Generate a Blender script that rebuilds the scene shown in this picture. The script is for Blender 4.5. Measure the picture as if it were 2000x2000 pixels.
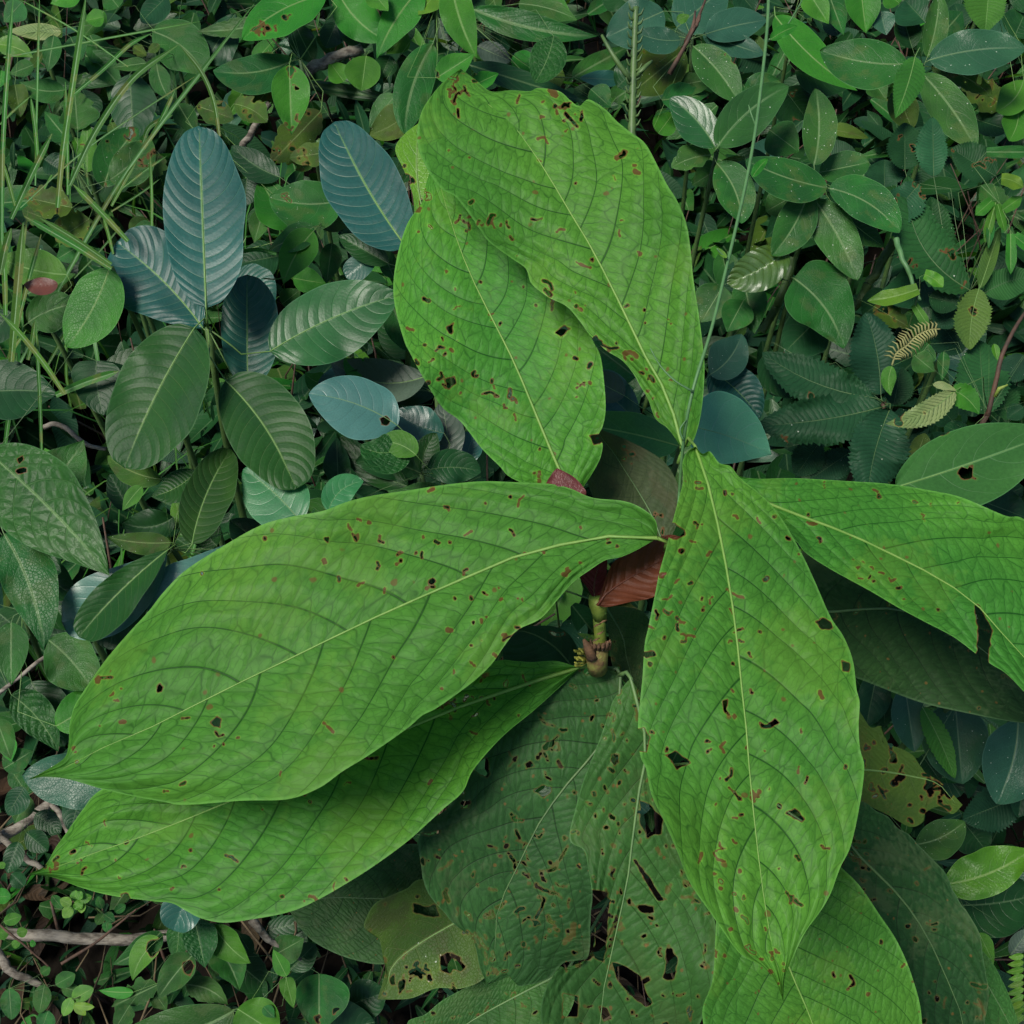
import bpy, math, random
import numpy as np
from mathutils import Vector

for o in list(bpy.data.objects):
    bpy.data.objects.remove(o)
scene = bpy.context.scene

# ---------------------------------------------------------------- camera, sky, sun, exposure
CAM_H = 1.5
PITCH = 45.0
cam_data = bpy.data.cameras.new("camera")
cam = bpy.data.objects.new("camera", cam_data)
scene.collection.objects.link(cam)
scene.camera = cam
cam.location = (0, 0, CAM_H)
cam.rotation_euler = (math.radians(90 - PITCH), 0, 0)
cam_data.sensor_width = 36
cam_data.lens = 36.0
cam_data.clip_start = 0.02
cam_data.clip_end = 500

world = bpy.data.worlds.new("World")
scene.world = world
world.use_nodes = True
wn = world.node_tree
for n in list(wn.nodes):
    wn.nodes.remove(n)
sky = wn.nodes.new("ShaderNodeTexSky")
sky.sky_type = 'NISHITA'
sky.sun_disc = False
SUN_EL, SUN_AZ = 58.0, 232.0
sky.sun_elevation = math.radians(SUN_EL)
sky.sun_rotation = math.radians(SUN_AZ)
sky.air_density = 1.0
sky.dust_density = 0.8
sky.ozone_density = 1.0
hs = wn.nodes.new("ShaderNodeHueSaturation")
hs.inputs['Saturation'].default_value = 1.1
bg = wn.nodes.new("ShaderNodeBackground")
bg.inputs['Strength'].default_value = 0.062
wo = wn.nodes.new("ShaderNodeOutputWorld")
wn.links.new(sky.outputs[0], hs.inputs['Color'])
wn.links.new(hs.outputs[0], bg.inputs[0])
wn.links.new(bg.outputs[0], wo.inputs[0])

sun_d = bpy.data.lights.new("sun", 'SUN')
sun_d.energy = 2.5
sun_d.angle = math.radians(22)
sun_d.color = (1.0, 0.95, 0.85)
sun = bpy.data.objects.new("sun", sun_d)
scene.collection.objects.link(sun)
_az, _el = math.radians(SUN_AZ), math.radians(SUN_EL)
_sd = Vector((math.sin(_az) * math.cos(_el), math.cos(_az) * math.cos(_el), math.sin(_el)))
sun.rotation_euler = _sd.to_track_quat('Z', 'Y').to_euler()
sun.location = (0, 0, 6)

vs = scene.view_settings
vs.view_transform = 'Standard'
vs.look = 'None'
vs.gamma = 1.0
vs.use_curve_mapping = False
vs.exposure = 1.0
scene.cycles.use_denoising = True
scene.cycles.max_bounces = 4
scene.cycles.diffuse_bounces = 2
scene.cycles.glossy_bounces = 2
scene.cycles.transmission_bounces = 3
scene.cycles.caustics_reflective = False
scene.cycles.caustics_refractive = False
scene.cycles.use_adaptive_sampling = True
scene.cycles.adaptive_threshold = 0.03
scene.cycles.transparent_max_bounces = 4
scene.render.film_transparent = False

# ---------------------------------------------------------------- photograph pixels (2000 x 2000) to rays
FPX = 2000.0
_c, _s = math.cos(math.radians(PITCH)), math.sin(math.radians(PITCH))
CF = np.array([0, _c, -_s]); CR = np.array([1.0, 0, 0]); CU = np.array([0, _s, _c])
CP = np.array([0, 0, CAM_H])
TILE = dict(A=(0, 0), B=(650, 0), C=(1300, 0), D=(0, 650), E=(650, 650), F=(1300, 650),
            G=(0, 1300), H=(650, 1300), I=(1300, 1300))

def tp(tile, x, y):
    if tile == 'P':
        return (x, y)
    o = TILE[tile]
    return (o[0] + x / 2.76, o[1] + y / 2.76)

def ray(px, py):
    px = np.asarray(px, float); py = np.asarray(py, float)
    return CF + ((px - 1000) / FPX)[..., None] * CR + ((1000 - py) / FPX)[..., None] * CU

def P3(px, py, d):
    d = np.asarray(d, float)
    return CP + ray(px, py) * d[..., None]

def ground_depth(py):
    return CAM_H / (_s * (1 + (py - 1000) / FPX))

def nrm(v):
    v = np.asarray(v, float)
    return v / np.linalg.norm(v)

rng = np.random.default_rng(11)

# ---------------------------------------------------------------- objects
COL = scene.collection

def new_mesh(name, verts, faces, mat, parent=None, attrs=None, smooth=True):
    me = bpy.data.meshes.new(name)
    verts = np.asarray(verts, np.float32)
    me.vertices.add(len(verts))
    me.vertices.foreach_set("co", verts.ravel())
    if isinstance(faces, np.ndarray):
        nf, k = faces.shape
        me.loops.add(nf * k); me.polygons.add(nf)
        me.loops.foreach_set("vertex_index", faces.ravel().astype(np.int32))
        me.polygons.foreach_set("loop_start", np.arange(0, nf * k, k, dtype=np.int32))
    else:
        ls = np.array([len(f) for f in faces], np.int32)
        fl = np.concatenate([np.asarray(f, np.int32) for f in faces])
        me.loops.add(len(fl)); me.polygons.add(len(ls))
        me.loops.foreach_set("vertex_index", fl)
        me.polygons.foreach_set("loop_start", np.concatenate([[0], np.cumsum(ls)[:-1]]).astype(np.int32))
    if attrs:
        for k, v in attrs.items():
            a = me.attributes.new(k, 'FLOAT_VECTOR', 'POINT')
            a.data.foreach_set("vector", np.asarray(v, np.float32).ravel())
    me.update(calc_edges=True)
    me.validate()
    if smooth:
        me.polygons.foreach_set("use_smooth", np.ones(len(me.polygons), bool))
    if mat is not None:
        me.materials.append(mat)
    ob = bpy.data.objects.new(name, me)
    COL.objects.link(ob)
    if parent is not None:
        ob.parent = parent
        if parent.get("_loc") is not None:
            pass
    return ob

def thing(name, label, cat, loc, group=None):
    e = bpy.data.objects.new(name, None)
    e.empty_display_size = 0.05
    COL.objects.link(e)
    e.location = loc
    e["label"] = label; e["category"] = cat
    if group:
        e["group"] = group
    return e

def adopt(ob, root):
    """parent ob (built in world space) to root, keeping its place"""
    ob.parent = root
    base = root
    off = Vector((0, 0, 0))
    while base is not None:
        off += Vector(base.location) if base.type == 'EMPTY' else Vector((0, 0, 0))
        base = base.parent
    if root.type == 'EMPTY':
        ob.matrix_parent_inverse.identity()
        ob.location = -off
    return ob

def tube(points, radii, sides=6):
    pts = np.asarray(points, float)
    n = len(pts)
    radii = np.broadcast_to(np.asarray(radii, float), (n,))
    tan = np.gradient(pts, axis=0)
    tan /= np.linalg.norm(tan, axis=1)[:, None] + 1e-12
    ref = np.array([0.31, 0.17, 0.93]) if abs(tan[0][2]) < 0.9 else np.array([1.0, 0.1, 0])
    V = []
    for i in range(n):
        a = np.cross(tan[i], ref); a /= np.linalg.norm(a) + 1e-12
        b = np.cross(tan[i], a)
        th = np.arange(sides) * 2 * math.pi / sides
        V.append(pts[i] + radii[i] * (np.cos(th)[:, None] * a + np.sin(th)[:, None] * b))
    V = np.concatenate(V)
    F = []
    for i in range(n - 1):
        for j in range(sides):
            k = (j + 1) % sides
            F.append((i * sides + j, i * sides + k, (i + 1) * sides + k, (i + 1) * sides + j))
    F.append(tuple(range(sides))[::-1])
    F.append(tuple(range((n - 1) * sides, n * sides)))
    return V, F

def resample(pts, n, smooth=True):
    """even samples along a polyline (Catmull-Rom through the points)"""
    p = np.asarray(pts, float)
    if smooth and len(p) > 2:
        q = np.vstack([2 * p[0] - p[1], p, 2 * p[-1] - p[-2]])
        out = []
        for i in range(1, len(q) - 2):
            t = np.linspace(0, 1, 8, endpoint=False)[:, None]
            a, b, c, d = q[i - 1], q[i], q[i + 1], q[i + 2]
            out.append(0.5 * ((2 * b) + (c - a) * t + (2 * a - 5 * b + 4 * c - d) * t ** 2 + (3 * b - a - 3 * c + d) * t ** 3))
        p = np.vstack(out + [q[-2][None]])
    s = np.concatenate([[0], np.cumsum(np.linalg.norm(np.diff(p, axis=0), axis=1))])
    t = np.linspace(0, s[-1], n)
    return np.stack([np.interp(t, s, p[:, k]) for k in range(p.shape[1])], 1)

def vnoise(x, seed=0):
    """smooth 1-D value noise in [-1, 1]"""
    x = np.asarray(x, float)
    r = np.random.default_rng(seed).uniform(-1, 1, 512)
    i = np.floor(x).astype(int); f = x - i
    f = f * f * (3 - 2 * f)
    return r[i % 512] * (1 - f) + r[(i + 1) % 512] * f

def vnoise2(x, y, seed=0):
    r = np.random.default_rng(seed).uniform(-1, 1, (64, 64))
    i = np.floor(x).astype(int); j = np.floor(y).astype(int)
    f = x - i; g = y - j
    f = f * f * (3 - 2 * f); g = g * g * (3 - 2 * g)
    a = r[i % 64, j % 64]; b = r[(i + 1) % 64, j % 64]; c = r[i % 64, (j + 1) % 64]; d = r[(i + 1) % 64, (j + 1) % 64]
    return (a * (1 - f) + b * f) * (1 - g) + (c * (1 - f) + d * f) * g

# ---------------------------------------------------------------- materials
class NT:
    def __init__(self, name):
        self.m = bpy.data.materials.new(name)
        self.m.use_nodes = True
        self.t = self.m.node_tree
        for n in list(self.t.nodes):
            self.t.nodes.remove(n)
    def new(self, typ, **kw):
        n = self.t.nodes.new(typ)
        for k, v in kw.items():
            setattr(n, k, v)
        return n
    def put(self, sock, v):
        if v is None:
            return
        if hasattr(v, 'is_output') or isinstance(v, bpy.types.NodeSocket):
            self.t.links.new(v, sock)
        elif isinstance(v, (tuple, list)) and len(v) == 3 and sock.type == 'RGBA':
            sock.default_value = (*v, 1)
        else:
            sock.default_value = v
    def math(self, op, a, b=None, c=None, clamp=False):
        n = self.new("ShaderNodeMath", operation=op, use_clamp=clamp)
        self.put(n.inputs[0], a); self.put(n.inputs[1], b); self.put(n.inputs[2], c)
        return n.outputs[0]
    def mix(self, f, a, b, typ='MIX'):
        n = self.new("ShaderNodeMix", data_type='RGBA', blend_type=typ)
        self.put(n.inputs[0], f); self.put(n.inputs[6], a); self.put(n.inputs[7], b)
        return n.outputs[2]
    def comb(self, x, y, z=0.0):
        n = self.new("ShaderNodeCombineXYZ")
        self.put(n.inputs[0], x); self.put(n.inputs[1], y); self.put(n.inputs[2], z)
        return n.outputs[0]
    def noise(self, vec, scale, detail=2.0, rough=0.5):
        n = self.new("ShaderNodeTexNoise")
        self.put(n.inputs['Vector'], vec)
        n.inputs['Scale'].default_value = scale
        n.inputs['Detail'].default_value = detail
        n.inputs['Roughness'].default_value = rough
        return n.outputs[0]
    def voro(self, vec, scale, feature='DISTANCE_TO_EDGE', rand=1.0):
        n = self.new("ShaderNodeTexVoronoi", feature=feature)
        self.put(n.inputs['Vector'], vec)
        n.inputs['Scale'].default_value = scale
        n.inputs['Randomness'].default_value = rand
        return n
    def ramp(self, v, lo, hi):
        n = self.new("ShaderNodeMapRange")
        n.clamp = True
        n.interpolation_type = 'SMOOTHSTEP'
        self.put(n.inputs[0], v)
        n.inputs[1].default_value = lo; n.inputs[2].default_value = hi
        n.inputs[3].default_value = 0.0; n.inputs[4].default_value = 1.0
        return n.outputs[0]

def leaf_mat(name, col, col2=None, vein=None, vein_mix=0.6, mid=None, N=9, a=0.12, b=0.13, w2=0.035, ca=0.64, sa=0.77,
             M=0, w3=0.09, net=0, pillow=0.0, bump=0.3, rough=0.45, spec=0.5, trans=0.3, tcol=None, specks=0.0,
             blotch=0.0, blotch_col=(0.10, 0.08, 0.03), edge=0.0, var=0.35, warp=0.35, hue=0.02, coat=0.0, midw=0.02, halo=0.0, net_mix=0.22, rim=0.9, bspots=0.0):
    T = NT(name)
    col2 = col2 or tuple(c * 0.75 for c in col)
    vein = vein or tuple(c * 0.5 for c in col)
    lf = T.new("ShaderNodeAttribute", attribute_name="lf")
    mt = T.new("ShaderNodeAttribute", attribute_name="mt")
    nz = T.new("ShaderNodeAttribute", attribute_name="nz")
    s1 = T.new("ShaderNodeSeparateXYZ"); T.put(s1.inputs[0], lf.outputs['Vector'])
    s2 = T.new("ShaderNodeSeparateXYZ"); T.put(s2.inputs[0], mt.outputs['Vector'])
    s3 = T.new("ShaderNodeSeparateXYZ"); T.put(s3.inputs[0], nz.outputs['Vector'])
    u, v, hole = s1.outputs
    s, t, rnd = s2.outputs
    w, big, bn = s3.outputs          # slow unevenness of this blade, -1 .. 1
    av = T.math('ABSOLUTE', v)
    at = T.math('ABSOLUTE', t)
    side = T.math('GREATER_THAN', v, 0.0)
    pos = T.comb(s, t, T.math('MULTIPLY', rnd, 37.0))
    # side veins
    q = T.math('SUBTRACT', u, T.math('MULTIPLY', av, a))
    q = T.math('SUBTRACT', q, T.math('MULTIPLY', T.math('POWER', av, 2.2), b))
    ph = T.math('MULTIPLY', q, float(N))
    ph = T.math('ADD', ph, T.math('MULTIPLY', side, 0.43))
    ph = T.math('ADD', ph, T.math('MULTIPLY', rnd, 7.3))
    ph = T.math('ADD', ph, T.math('MULTIPLY', w, warp * 0.6))
    ph = T.math('ADD', ph, T.math('MULTIPLY', T.math('SINE', T.math('MULTIPLY', ph, 2.1)), 0.10))
    f2 = T.math('ABSOLUTE', T.math('SUBTRACT', T.math('FRACT', ph), 0.5))
    wid = T.math('MULTIPLY', T.math('SUBTRACT', 1.15, T.math('MULTIPLY', av, 0.55)), w2)
    m2 = T.math('SUBTRACT', 1.0, T.math('DIVIDE', f2, wid), clamp=True)
    m2s = T.ramp(m2, 0.0, 0.8)
    vn = m2s
    if halo:
        ha = T.math('SUBTRACT', 1.0, T.math('DIVIDE', f2, w2 * 5.0), clamp=True)
        vn = T.math('MAXIMUM', vn, T.math('MULTIPLY', ha, halo))
    height = T.math('MULTIPLY', m2s, -1.0)
    fine = T.noise(pos, 60.0, 1.0, 0.6)
    if M:
        # cross veins: a net of cells drawn out between neighbouring side veins, then a finer one
        r = T.math('ADD', T.math('MULTIPLY', s, ca * M), T.math('MULTIPLY', at, sa * M))
        r = T.math('ADD', r, T.math('MULTIPLY', fine, 0.35))
        r = T.math('ADD', r, T.math('ADD', T.math('MULTIPLY', rnd, 50.0), T.math('MULTIPLY', side, 31.7)))
        php = T.math('ADD', T.math('MULTIPLY', ph, 0.85), T.math('MULTIPLY', fine, 0.25))
        vo = T.voro(T.comb(r, php, 0.0), 1.0); vo.voronoi_dimensions = '2D'
        d3 = vo.outputs[0]
        m3 = T.math('SUBTRACT', 1.0, T.math('DIVIDE', d3, w3), clamp=True)
        m3 = T.math('MULTIPLY', m3, T.math('ADD', 0.44, T.math('MULTIPLY', T.ramp(fine, 0.35, 0.65), 0.35)))
        h3 = T.math('SUBTRACT', 1.0, T.math('DIVIDE', d3, w3 * 3.2), clamp=True)
        vn = T.math('MAXIMUM', vn, m3)
        vn = T.math('MAXIMUM', vn, T.math('MULTIPLY', h3, 0.2))
        height = T.math('ADD', height, T.math('MULTIPLY', T.ramp(d3, 0.0, 0.34), 0.8))
        if net:
            vo = T.voro(T.comb(T.math('MULTIPLY', r, 2.4), T.math('MULTIPLY', php, 4.2), 0.0), 1.0); vo.voronoi_dimensions = '2D'
            m4 = T.math('SUBTRACT', 1.0, T.math('DIVIDE', vo.outputs[0], 0.13), clamp=True)
            vn = T.math('MAXIMUM', vn, T.math('MULTIPLY', m4, net_mix))
    elif net:
        vo = T.voro(pos, float(net))
        m4 = T.math('SUBTRACT', 1.0, T.math('DIVIDE', vo.outputs[0], 0.12), clamp=True)
        vn = T.math('MAXIMUM', vn, T.math('MULTIPLY', m4, 0.2))
        height = T.math('SUBTRACT', height, T.math('MULTIPLY', m4, 0.3))
    if pillow:
        pil = T.math('SQRT', T.math('MULTIPLY', f2, 2.0))
        height = T.math('ADD', height, T.math('MULTIPLY', pil, pillow))
    height = T.math('ADD', height, T.math('MULTIPLY', fine, 0.3))
    # colour
    c = T.mix(T.ramp(big, -0.5, 0.55), col, col2)
    fm = T.math('ADD', T.math('MULTIPLY', T.math('SUBTRACT', fine, 0.5), 0.5), 1.0)
    c = T.mix(1.0, c, T.comb(fm, fm, fm), 'MULTIPLY')
    c = T.mix(T.math('MULTIPLY', vn, vein_mix), c, vein)
    hsv = T.new("ShaderNodeHueSaturation")
    T.put(hsv.inputs['Hue'], T.math('ADD', 0.5 - hue, T.math('MULTIPLY', rnd, 2 * hue)))
    rv = T.math('FRACT', T.math('MULTIPLY', rnd, 13.7))
    T.put(hsv.inputs['Value'], T.math('ADD', 1 - var / 2, T.math('MULTIPLY', rv, var)))
    T.put(hsv.inputs['Color'], c)
    c = hsv.outputs[0]
    if mid:
        mm = T.ramp(at, midw * 0.5, midw * 0.15)
        mm = T.math('MULTIPLY', mm, T.ramp(u, 1.0, 0.6))
        c = T.mix(T.math('MULTIPLY', mm, 0.8), c, mid)
    if edge:
        c = T.mix(T.math('MULTIPLY', T.ramp(av, 0.965, 0.99), edge), c, tuple(min(1, k * 1.8 + 0.06) for k in col))
    if blotch:
        bl = T.math('ADD', bn, T.math('MULTIPLY', T.math('SUBTRACT', fine, 0.5), 0.9))
        c = T.mix(T.math('MULTIPLY', T.ramp(bl, 0.15, 0.5), blotch), c, blotch_col)
    if specks:
        vo = T.voro(pos, 22.0, 'F1')
        sp = T.math('LESS_THAN', T.math('ADD', vo.outputs['Distance'], T.math('MULTIPLY', fine, 0.12)), 0.19)
        cs = T.new("ShaderNodeSeparateColor"); T.put(cs.inputs[0], vo.outputs['Color'])
        sp = T.math('MULTIPLY', sp, T.math('LESS_THAN', cs.outputs[0], specks))
        c = T.mix(T.math('MULTIPLY', sp, 0.7), c, (0.50, 0.55, 0.45))
    if bspots:
        vo = T.voro(pos, 38.0, 'F1')
        sp = T.math('ADD', vo.outputs['Distance'], T.math('MULTIPLY', T.math('SUBTRACT', fine, 0.5), 0.5))
        cs = T.new("ShaderNodeSeparateColor"); T.put(cs.inputs[0], vo.outputs['Color'])
        sp = T.math('MULTIPLY', T.ramp(sp, 0.20, 0.10), T.math('LESS_THAN', cs.outputs[0], bspots))
        c = T.mix(T.math('MULTIPLY', sp, 0.75), c, (0.12, 0.07, 0.02))
    # eaten rims turn brown, with a thin pale halo
    hn = T.math('ADD', hole, T.math('MULTIPLY', T.math('SUBTRACT', fine, 0.5), 2.0))
    c = T.mix(T.math('MULTIPLY', T.ramp(hn, 4.6, 2.4), 0.6), c, T.mix(1.0, c, (1.9, 1.45, 1.3), 'MULTIPLY'))
    c = T.mix(T.math('MULTIPLY', T.ramp(hn, 2.3, 1.0), rim), c, (0.105, 0.046, 0.016))
    pb = T.new("ShaderNodeBsdfPrincipled")
    T.put(pb.inputs['Base Color'], c)
    T.put(pb.inputs['Roughness'], T.math('ADD', rough, T.math('MULTIPLY', big, 0.05)))
    pb.inputs['Specular IOR Level'].default_value = spec
    if coat:
        pb.inputs['Coat Weight'].default_value = coat
        pb.inputs['Coat Roughness'].default_value = 0.28
    bp = T.new("ShaderNodeBump")
    bp.inputs['Strength'].default_value = bump
    bp.inputs['Distance'].default_value = 0.002
    T.put(bp.inputs['Height'], height)
    T.put(pb.inputs['Normal'], bp.outputs[0])
    tr = T.new("ShaderNodeBsdfTranslucent")
    T.put(tr.inputs['Color'], T.mix(1.0, c, tcol or (1.5, 1.35, 0.55), 'MULTIPLY'))
    ms = T.new("ShaderNodeMixShader")
    ms.inputs[0].default_value = trans
    T.put(ms.inputs[1], pb.outputs[0]); T.put(ms.inputs[2], tr.outputs[0])
    out = T.new("ShaderNodeOutputMaterial")
    T.put(out.inputs[0], ms.outputs[0])
    return T.m

def slow_noise(ss, tt, sd):
    """three slow noises of a blade for the leaf materials"""
    f = lambda k, o: 0.65 * vnoise2(ss * k + 5, tt * k + 9, sd + o) + 0.35 * vnoise2(ss * k * 2.3 + 5, tt * k * 2.3 + 9, sd + o + 1)
    return np.stack([f(5.0, 0), f(3.4, 20), f(7.0, 40)], -1)

def plain_mat(name, col, col2=None, scale=30.0, rough=0.6, bump=0.3, spec=0.35, trans=0.0, stretch=(1, 1, 1)):
    T = NT(name)
    col2 = col2 or tuple(k * 0.6 for k in col)
    tc = T.new("ShaderNodeTexCoord")
    mp = T.new("ShaderNodeMapping")
    T.put(mp.inputs[0], tc.outputs['Object'])
    mp.inputs['Scale'].default_value = stretch
    n = T.noise(mp.outputs[0], scale, 5.0, 0.65)
    c = T.mix(T.ramp(n, 0.35, 0.68), col, col2)
    pb = T.new("ShaderNodeBsdfPrincipled")
    T.put(pb.inputs['Base Color'], c)
    pb.inputs['Roughness'].default_value = rough
    pb.inputs['Specular IOR Level'].default_value = spec
    bp = T.new("ShaderNodeBump")
    bp.inputs['Strength'].default_value = bump
    bp.inputs['Distance'].default_value = 0.004
    T.put(bp.inputs['Height'], n)
    T.put(pb.inputs['Normal'], bp.outputs[0])
    out = T.new("ShaderNodeOutputMaterial")
    if trans:
        tr = T.new("ShaderNodeBsdfTranslucent")
        T.put(tr.inputs['Color'], c)
        ms = T.new("ShaderNodeMixShader")
        ms.inputs[0].default_value = trans
        T.put(ms.inputs[1], pb.outputs[0]); T.put(ms.inputs[2], tr.outputs[0])
        T.put(out.inputs[0], ms.outputs[0])
    else:
        T.put(out.inputs[0], pb.outputs[0])
    return T.m

MAT = {}
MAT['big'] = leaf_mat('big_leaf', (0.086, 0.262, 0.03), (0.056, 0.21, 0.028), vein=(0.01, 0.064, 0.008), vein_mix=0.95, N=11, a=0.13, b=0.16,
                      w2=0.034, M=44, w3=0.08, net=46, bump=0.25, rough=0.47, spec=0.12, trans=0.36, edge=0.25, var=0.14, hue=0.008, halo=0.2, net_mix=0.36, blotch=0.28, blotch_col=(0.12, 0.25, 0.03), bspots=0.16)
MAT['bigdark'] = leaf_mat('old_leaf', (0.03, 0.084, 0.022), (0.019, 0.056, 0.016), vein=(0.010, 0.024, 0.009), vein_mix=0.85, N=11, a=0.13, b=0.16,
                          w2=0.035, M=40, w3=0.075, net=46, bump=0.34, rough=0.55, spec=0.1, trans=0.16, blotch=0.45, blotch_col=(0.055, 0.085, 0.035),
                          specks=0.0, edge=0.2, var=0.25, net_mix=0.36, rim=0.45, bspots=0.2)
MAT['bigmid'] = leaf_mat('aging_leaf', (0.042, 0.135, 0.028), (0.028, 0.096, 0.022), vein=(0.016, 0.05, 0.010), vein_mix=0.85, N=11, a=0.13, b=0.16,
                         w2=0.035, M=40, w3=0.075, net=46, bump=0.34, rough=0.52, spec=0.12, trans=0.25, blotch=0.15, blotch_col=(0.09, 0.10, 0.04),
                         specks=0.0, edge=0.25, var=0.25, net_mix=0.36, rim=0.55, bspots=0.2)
MAT['red'] = leaf_mat('young_red_leaf', (0.12, 0.036, 0.032), (0.085, 0.026, 0.024), vein=(0.05, 0.014, 0.010), N=10, M=14, net=0, bump=0.2,
                      rough=0.4, spec=0.2, trans=0.22, tcol=(1.3, 0.8, 0.7), pillow=0.5, var=0.2, w3=0.06)
MAT['rib'] = leaf_mat('ribbed_leaf', (0.014, 0.082, 0.064), (0.011, 0.066, 0.052), vein=(0.070, 0.150, 0.090), vein_mix=0.6, mid=(0.12, 0.24, 0.09),  # blue sky sheen put into the green leaf's base colour
                      N=14, a=0.07, b=0.10, w2=0.055, pillow=0.9, bump=0.36, rough=0.42, spec=0.32, trans=0.16, warp=0.12, edge=0.3, coat=0.0, var=0.2)
MAT['ribb'] = leaf_mat('ribbed_brownish_leaf', (0.022, 0.072, 0.014), (0.016, 0.058, 0.014), vein=(0.085, 0.130, 0.050), vein_mix=0.4, mid=(0.13, 0.22, 0.07),
                       N=13, a=0.07, b=0.10, w2=0.05, pillow=0.8, bump=0.3, rough=0.4, spec=0.13, trans=0.2, warp=0.12, edge=0.3, specks=0.04, var=0.2)
MAT['gen'] = leaf_mat('shrub_leaf', (0.023, 0.106, 0.017), (0.014, 0.072, 0.012), vein=(0.060, 0.135, 0.050), vein_mix=0.35, mid=(0.13, 0.22, 0.09),
                      N=7, a=0.15, b=0.18, w2=0.045, M=0, net=40, pillow=0.35, bump=0.35, rough=0.4, spec=0.17, trans=0.22, specks=0.0, edge=0.35,
                      blotch=0.3, blotch_col=(0.07, 0.10, 0.03), midw=0.035)
MAT['spk'] = leaf_mat('specked_leaf', (0.03, 0.118, 0.02), (0.019, 0.082, 0.016), vein=(0.075, 0.150, 0.060), vein_mix=0.35, mid=(0.15, 0.24, 0.10),
                      N=6, a=0.17, b=0.2, w2=0.04, net=40, pillow=0.25, bump=0.3, rough=0.4, spec=0.2, trans=0.22, specks=0.28, edge=0.45,
                      blotch=0.3, blotch_col=(0.09, 0.12, 0.03), midw=0.03)
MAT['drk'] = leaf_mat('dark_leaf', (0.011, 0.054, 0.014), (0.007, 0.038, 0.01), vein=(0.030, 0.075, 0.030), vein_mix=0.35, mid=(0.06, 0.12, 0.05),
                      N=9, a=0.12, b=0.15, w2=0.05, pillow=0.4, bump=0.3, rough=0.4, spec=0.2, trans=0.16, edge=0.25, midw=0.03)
MAT['blu'] = leaf_mat('sheen_tinted_leaf', (0.018, 0.084, 0.056), (0.014, 0.07, 0.048), vein=(0.05, 0.11, 0.08), vein_mix=0.3, mid=(0.09, 0.17, 0.12),  # bluish base colour carries the sky's reflection on a green leaf
                      N=10, a=0.10, b=0.12, w2=0.045, pillow=0.55, bump=0.2, rough=0.34, spec=0.45, trans=0.14, edge=0.3, coat=0.05, var=0.2)
MAT['ser'] = leaf_mat('toothed_leaf', (0.022, 0.09, 0.028), (0.014, 0.064, 0.02), vein=(0.012, 0.036, 0.016), vein_mix=0.5, mid=(0.02, 0.07, 0.025),
                      N=21, a=0.08, b=0.04, w2=0.09, pillow=1.0, bump=0.3, rough=0.52, spec=0.14, trans=0.2, specks=0.05, warp=0.1, var=0.3)
MAT['lime'] = leaf_mat('lime_leaf', (0.105, 0.25, 0.018), (0.07, 0.195, 0.016), vein=(0.060, 0.150, 0.020), vein_mix=0.45, mid=(0.2, 0.32, 0.08),
                       N=7, a=0.14, b=0.15, w2=0.05, net=30, bump=0.25, rough=0.37, spec=0.3, trans=0.35, edge=0.3, midw=0.03)
MAT['brt'] = leaf_mat('bright_leaf', (0.046, 0.188, 0.018), (0.029, 0.142, 0.014), vein=(0.085, 0.190, 0.050), vein_mix=0.35, mid=(0.15, 0.27, 0.08),
                      N=8, a=0.13, b=0.15, w2=0.045, net=36, pillow=0.3, bump=0.3, rough=0.4, spec=0.18, trans=0.3, edge=0.3, midw=0.03)
MAT['oli'] = leaf_mat('olive_leaf', (0.058, 0.12, 0.016), (0.034, 0.085, 0.014), vein=(0.10, 0.14, 0.05), vein_mix=0.4, mid=(0.14, 0.18, 0.06),
                      N=8, a=0.13, b=0.15, w2=0.045, net=44, pillow=0.25, bump=0.35, rough=0.45, spec=0.14, trans=0.3, blotch=0.5,
                      blotch_col=(0.055, 0.058, 0.022), specks=0.1, edge=0.3, midw=0.03, rim=0.6)
MAT['qui'] = leaf_mat('quilted_leaf', (0.015, 0.076, 0.012), (0.01, 0.056, 0.01), vein=(0.065, 0.150, 0.050), vein_mix=0.4, mid=(0.13, 0.24, 0.08),
                      N=8, a=0.13, b=0.15, w2=0.05, M=16, w3=0.09, net=22, pillow=1.2, bump=0.45, rough=0.4, spec=0.14, trans=0.2, edge=0.3, coat=0.05)
MAT['gry'] = leaf_mat('greyish_leaf', (0.055, 0.085, 0.06), (0.038, 0.065, 0.042), vein=(0.045, 0.065, 0.045), vein_mix=0.4, mid=(0.14, 0.18, 0.12),
                      N=9, a=0.1, b=0.12, w2=0.06, pillow=0.8, bump=0.3, rough=0.46, spec=0.3, trans=0.15)
MAT['pale'] = leaf_mat('variegated_leaf', (0.24, 0.29, 0.11), (0.15, 0.23, 0.07), vein=(0.05, 0.10, 0.025), vein_mix=0.8, mid=(0.2, 0.26, 0.1),
                       N=16, a=0.16, b=0.02, w2=0.16, pillow=0.6, bump=0.4, rough=0.5, spec=0.4, trans=0.3, warp=0.1)
MAT['grass'] = leaf_mat('grass_blade', (0.044, 0.15, 0.018), (0.034, 0.125, 0.016), vein=(0.10, 0.22, 0.07), vein_mix=0.0, mid=(0.12, 0.27, 0.10),
                        N=3, bump=0.1, rough=0.4, spec=0.22, trans=0.3, var=0.5, hue=0.02, midw=0.008, edge=0.5, blotch=0.5, blotch_col=(0.16, 0.15, 0.04))
MAT['deadred'] = leaf_mat('fallen_red_leaf', (0.110, 0.024, 0.016), (0.075, 0.018, 0.012), N=9, bump=0.3, rough=0.36, spec=0.6, trans=0.1, tcol=(1.2, 0.8, 0.7))
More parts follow.
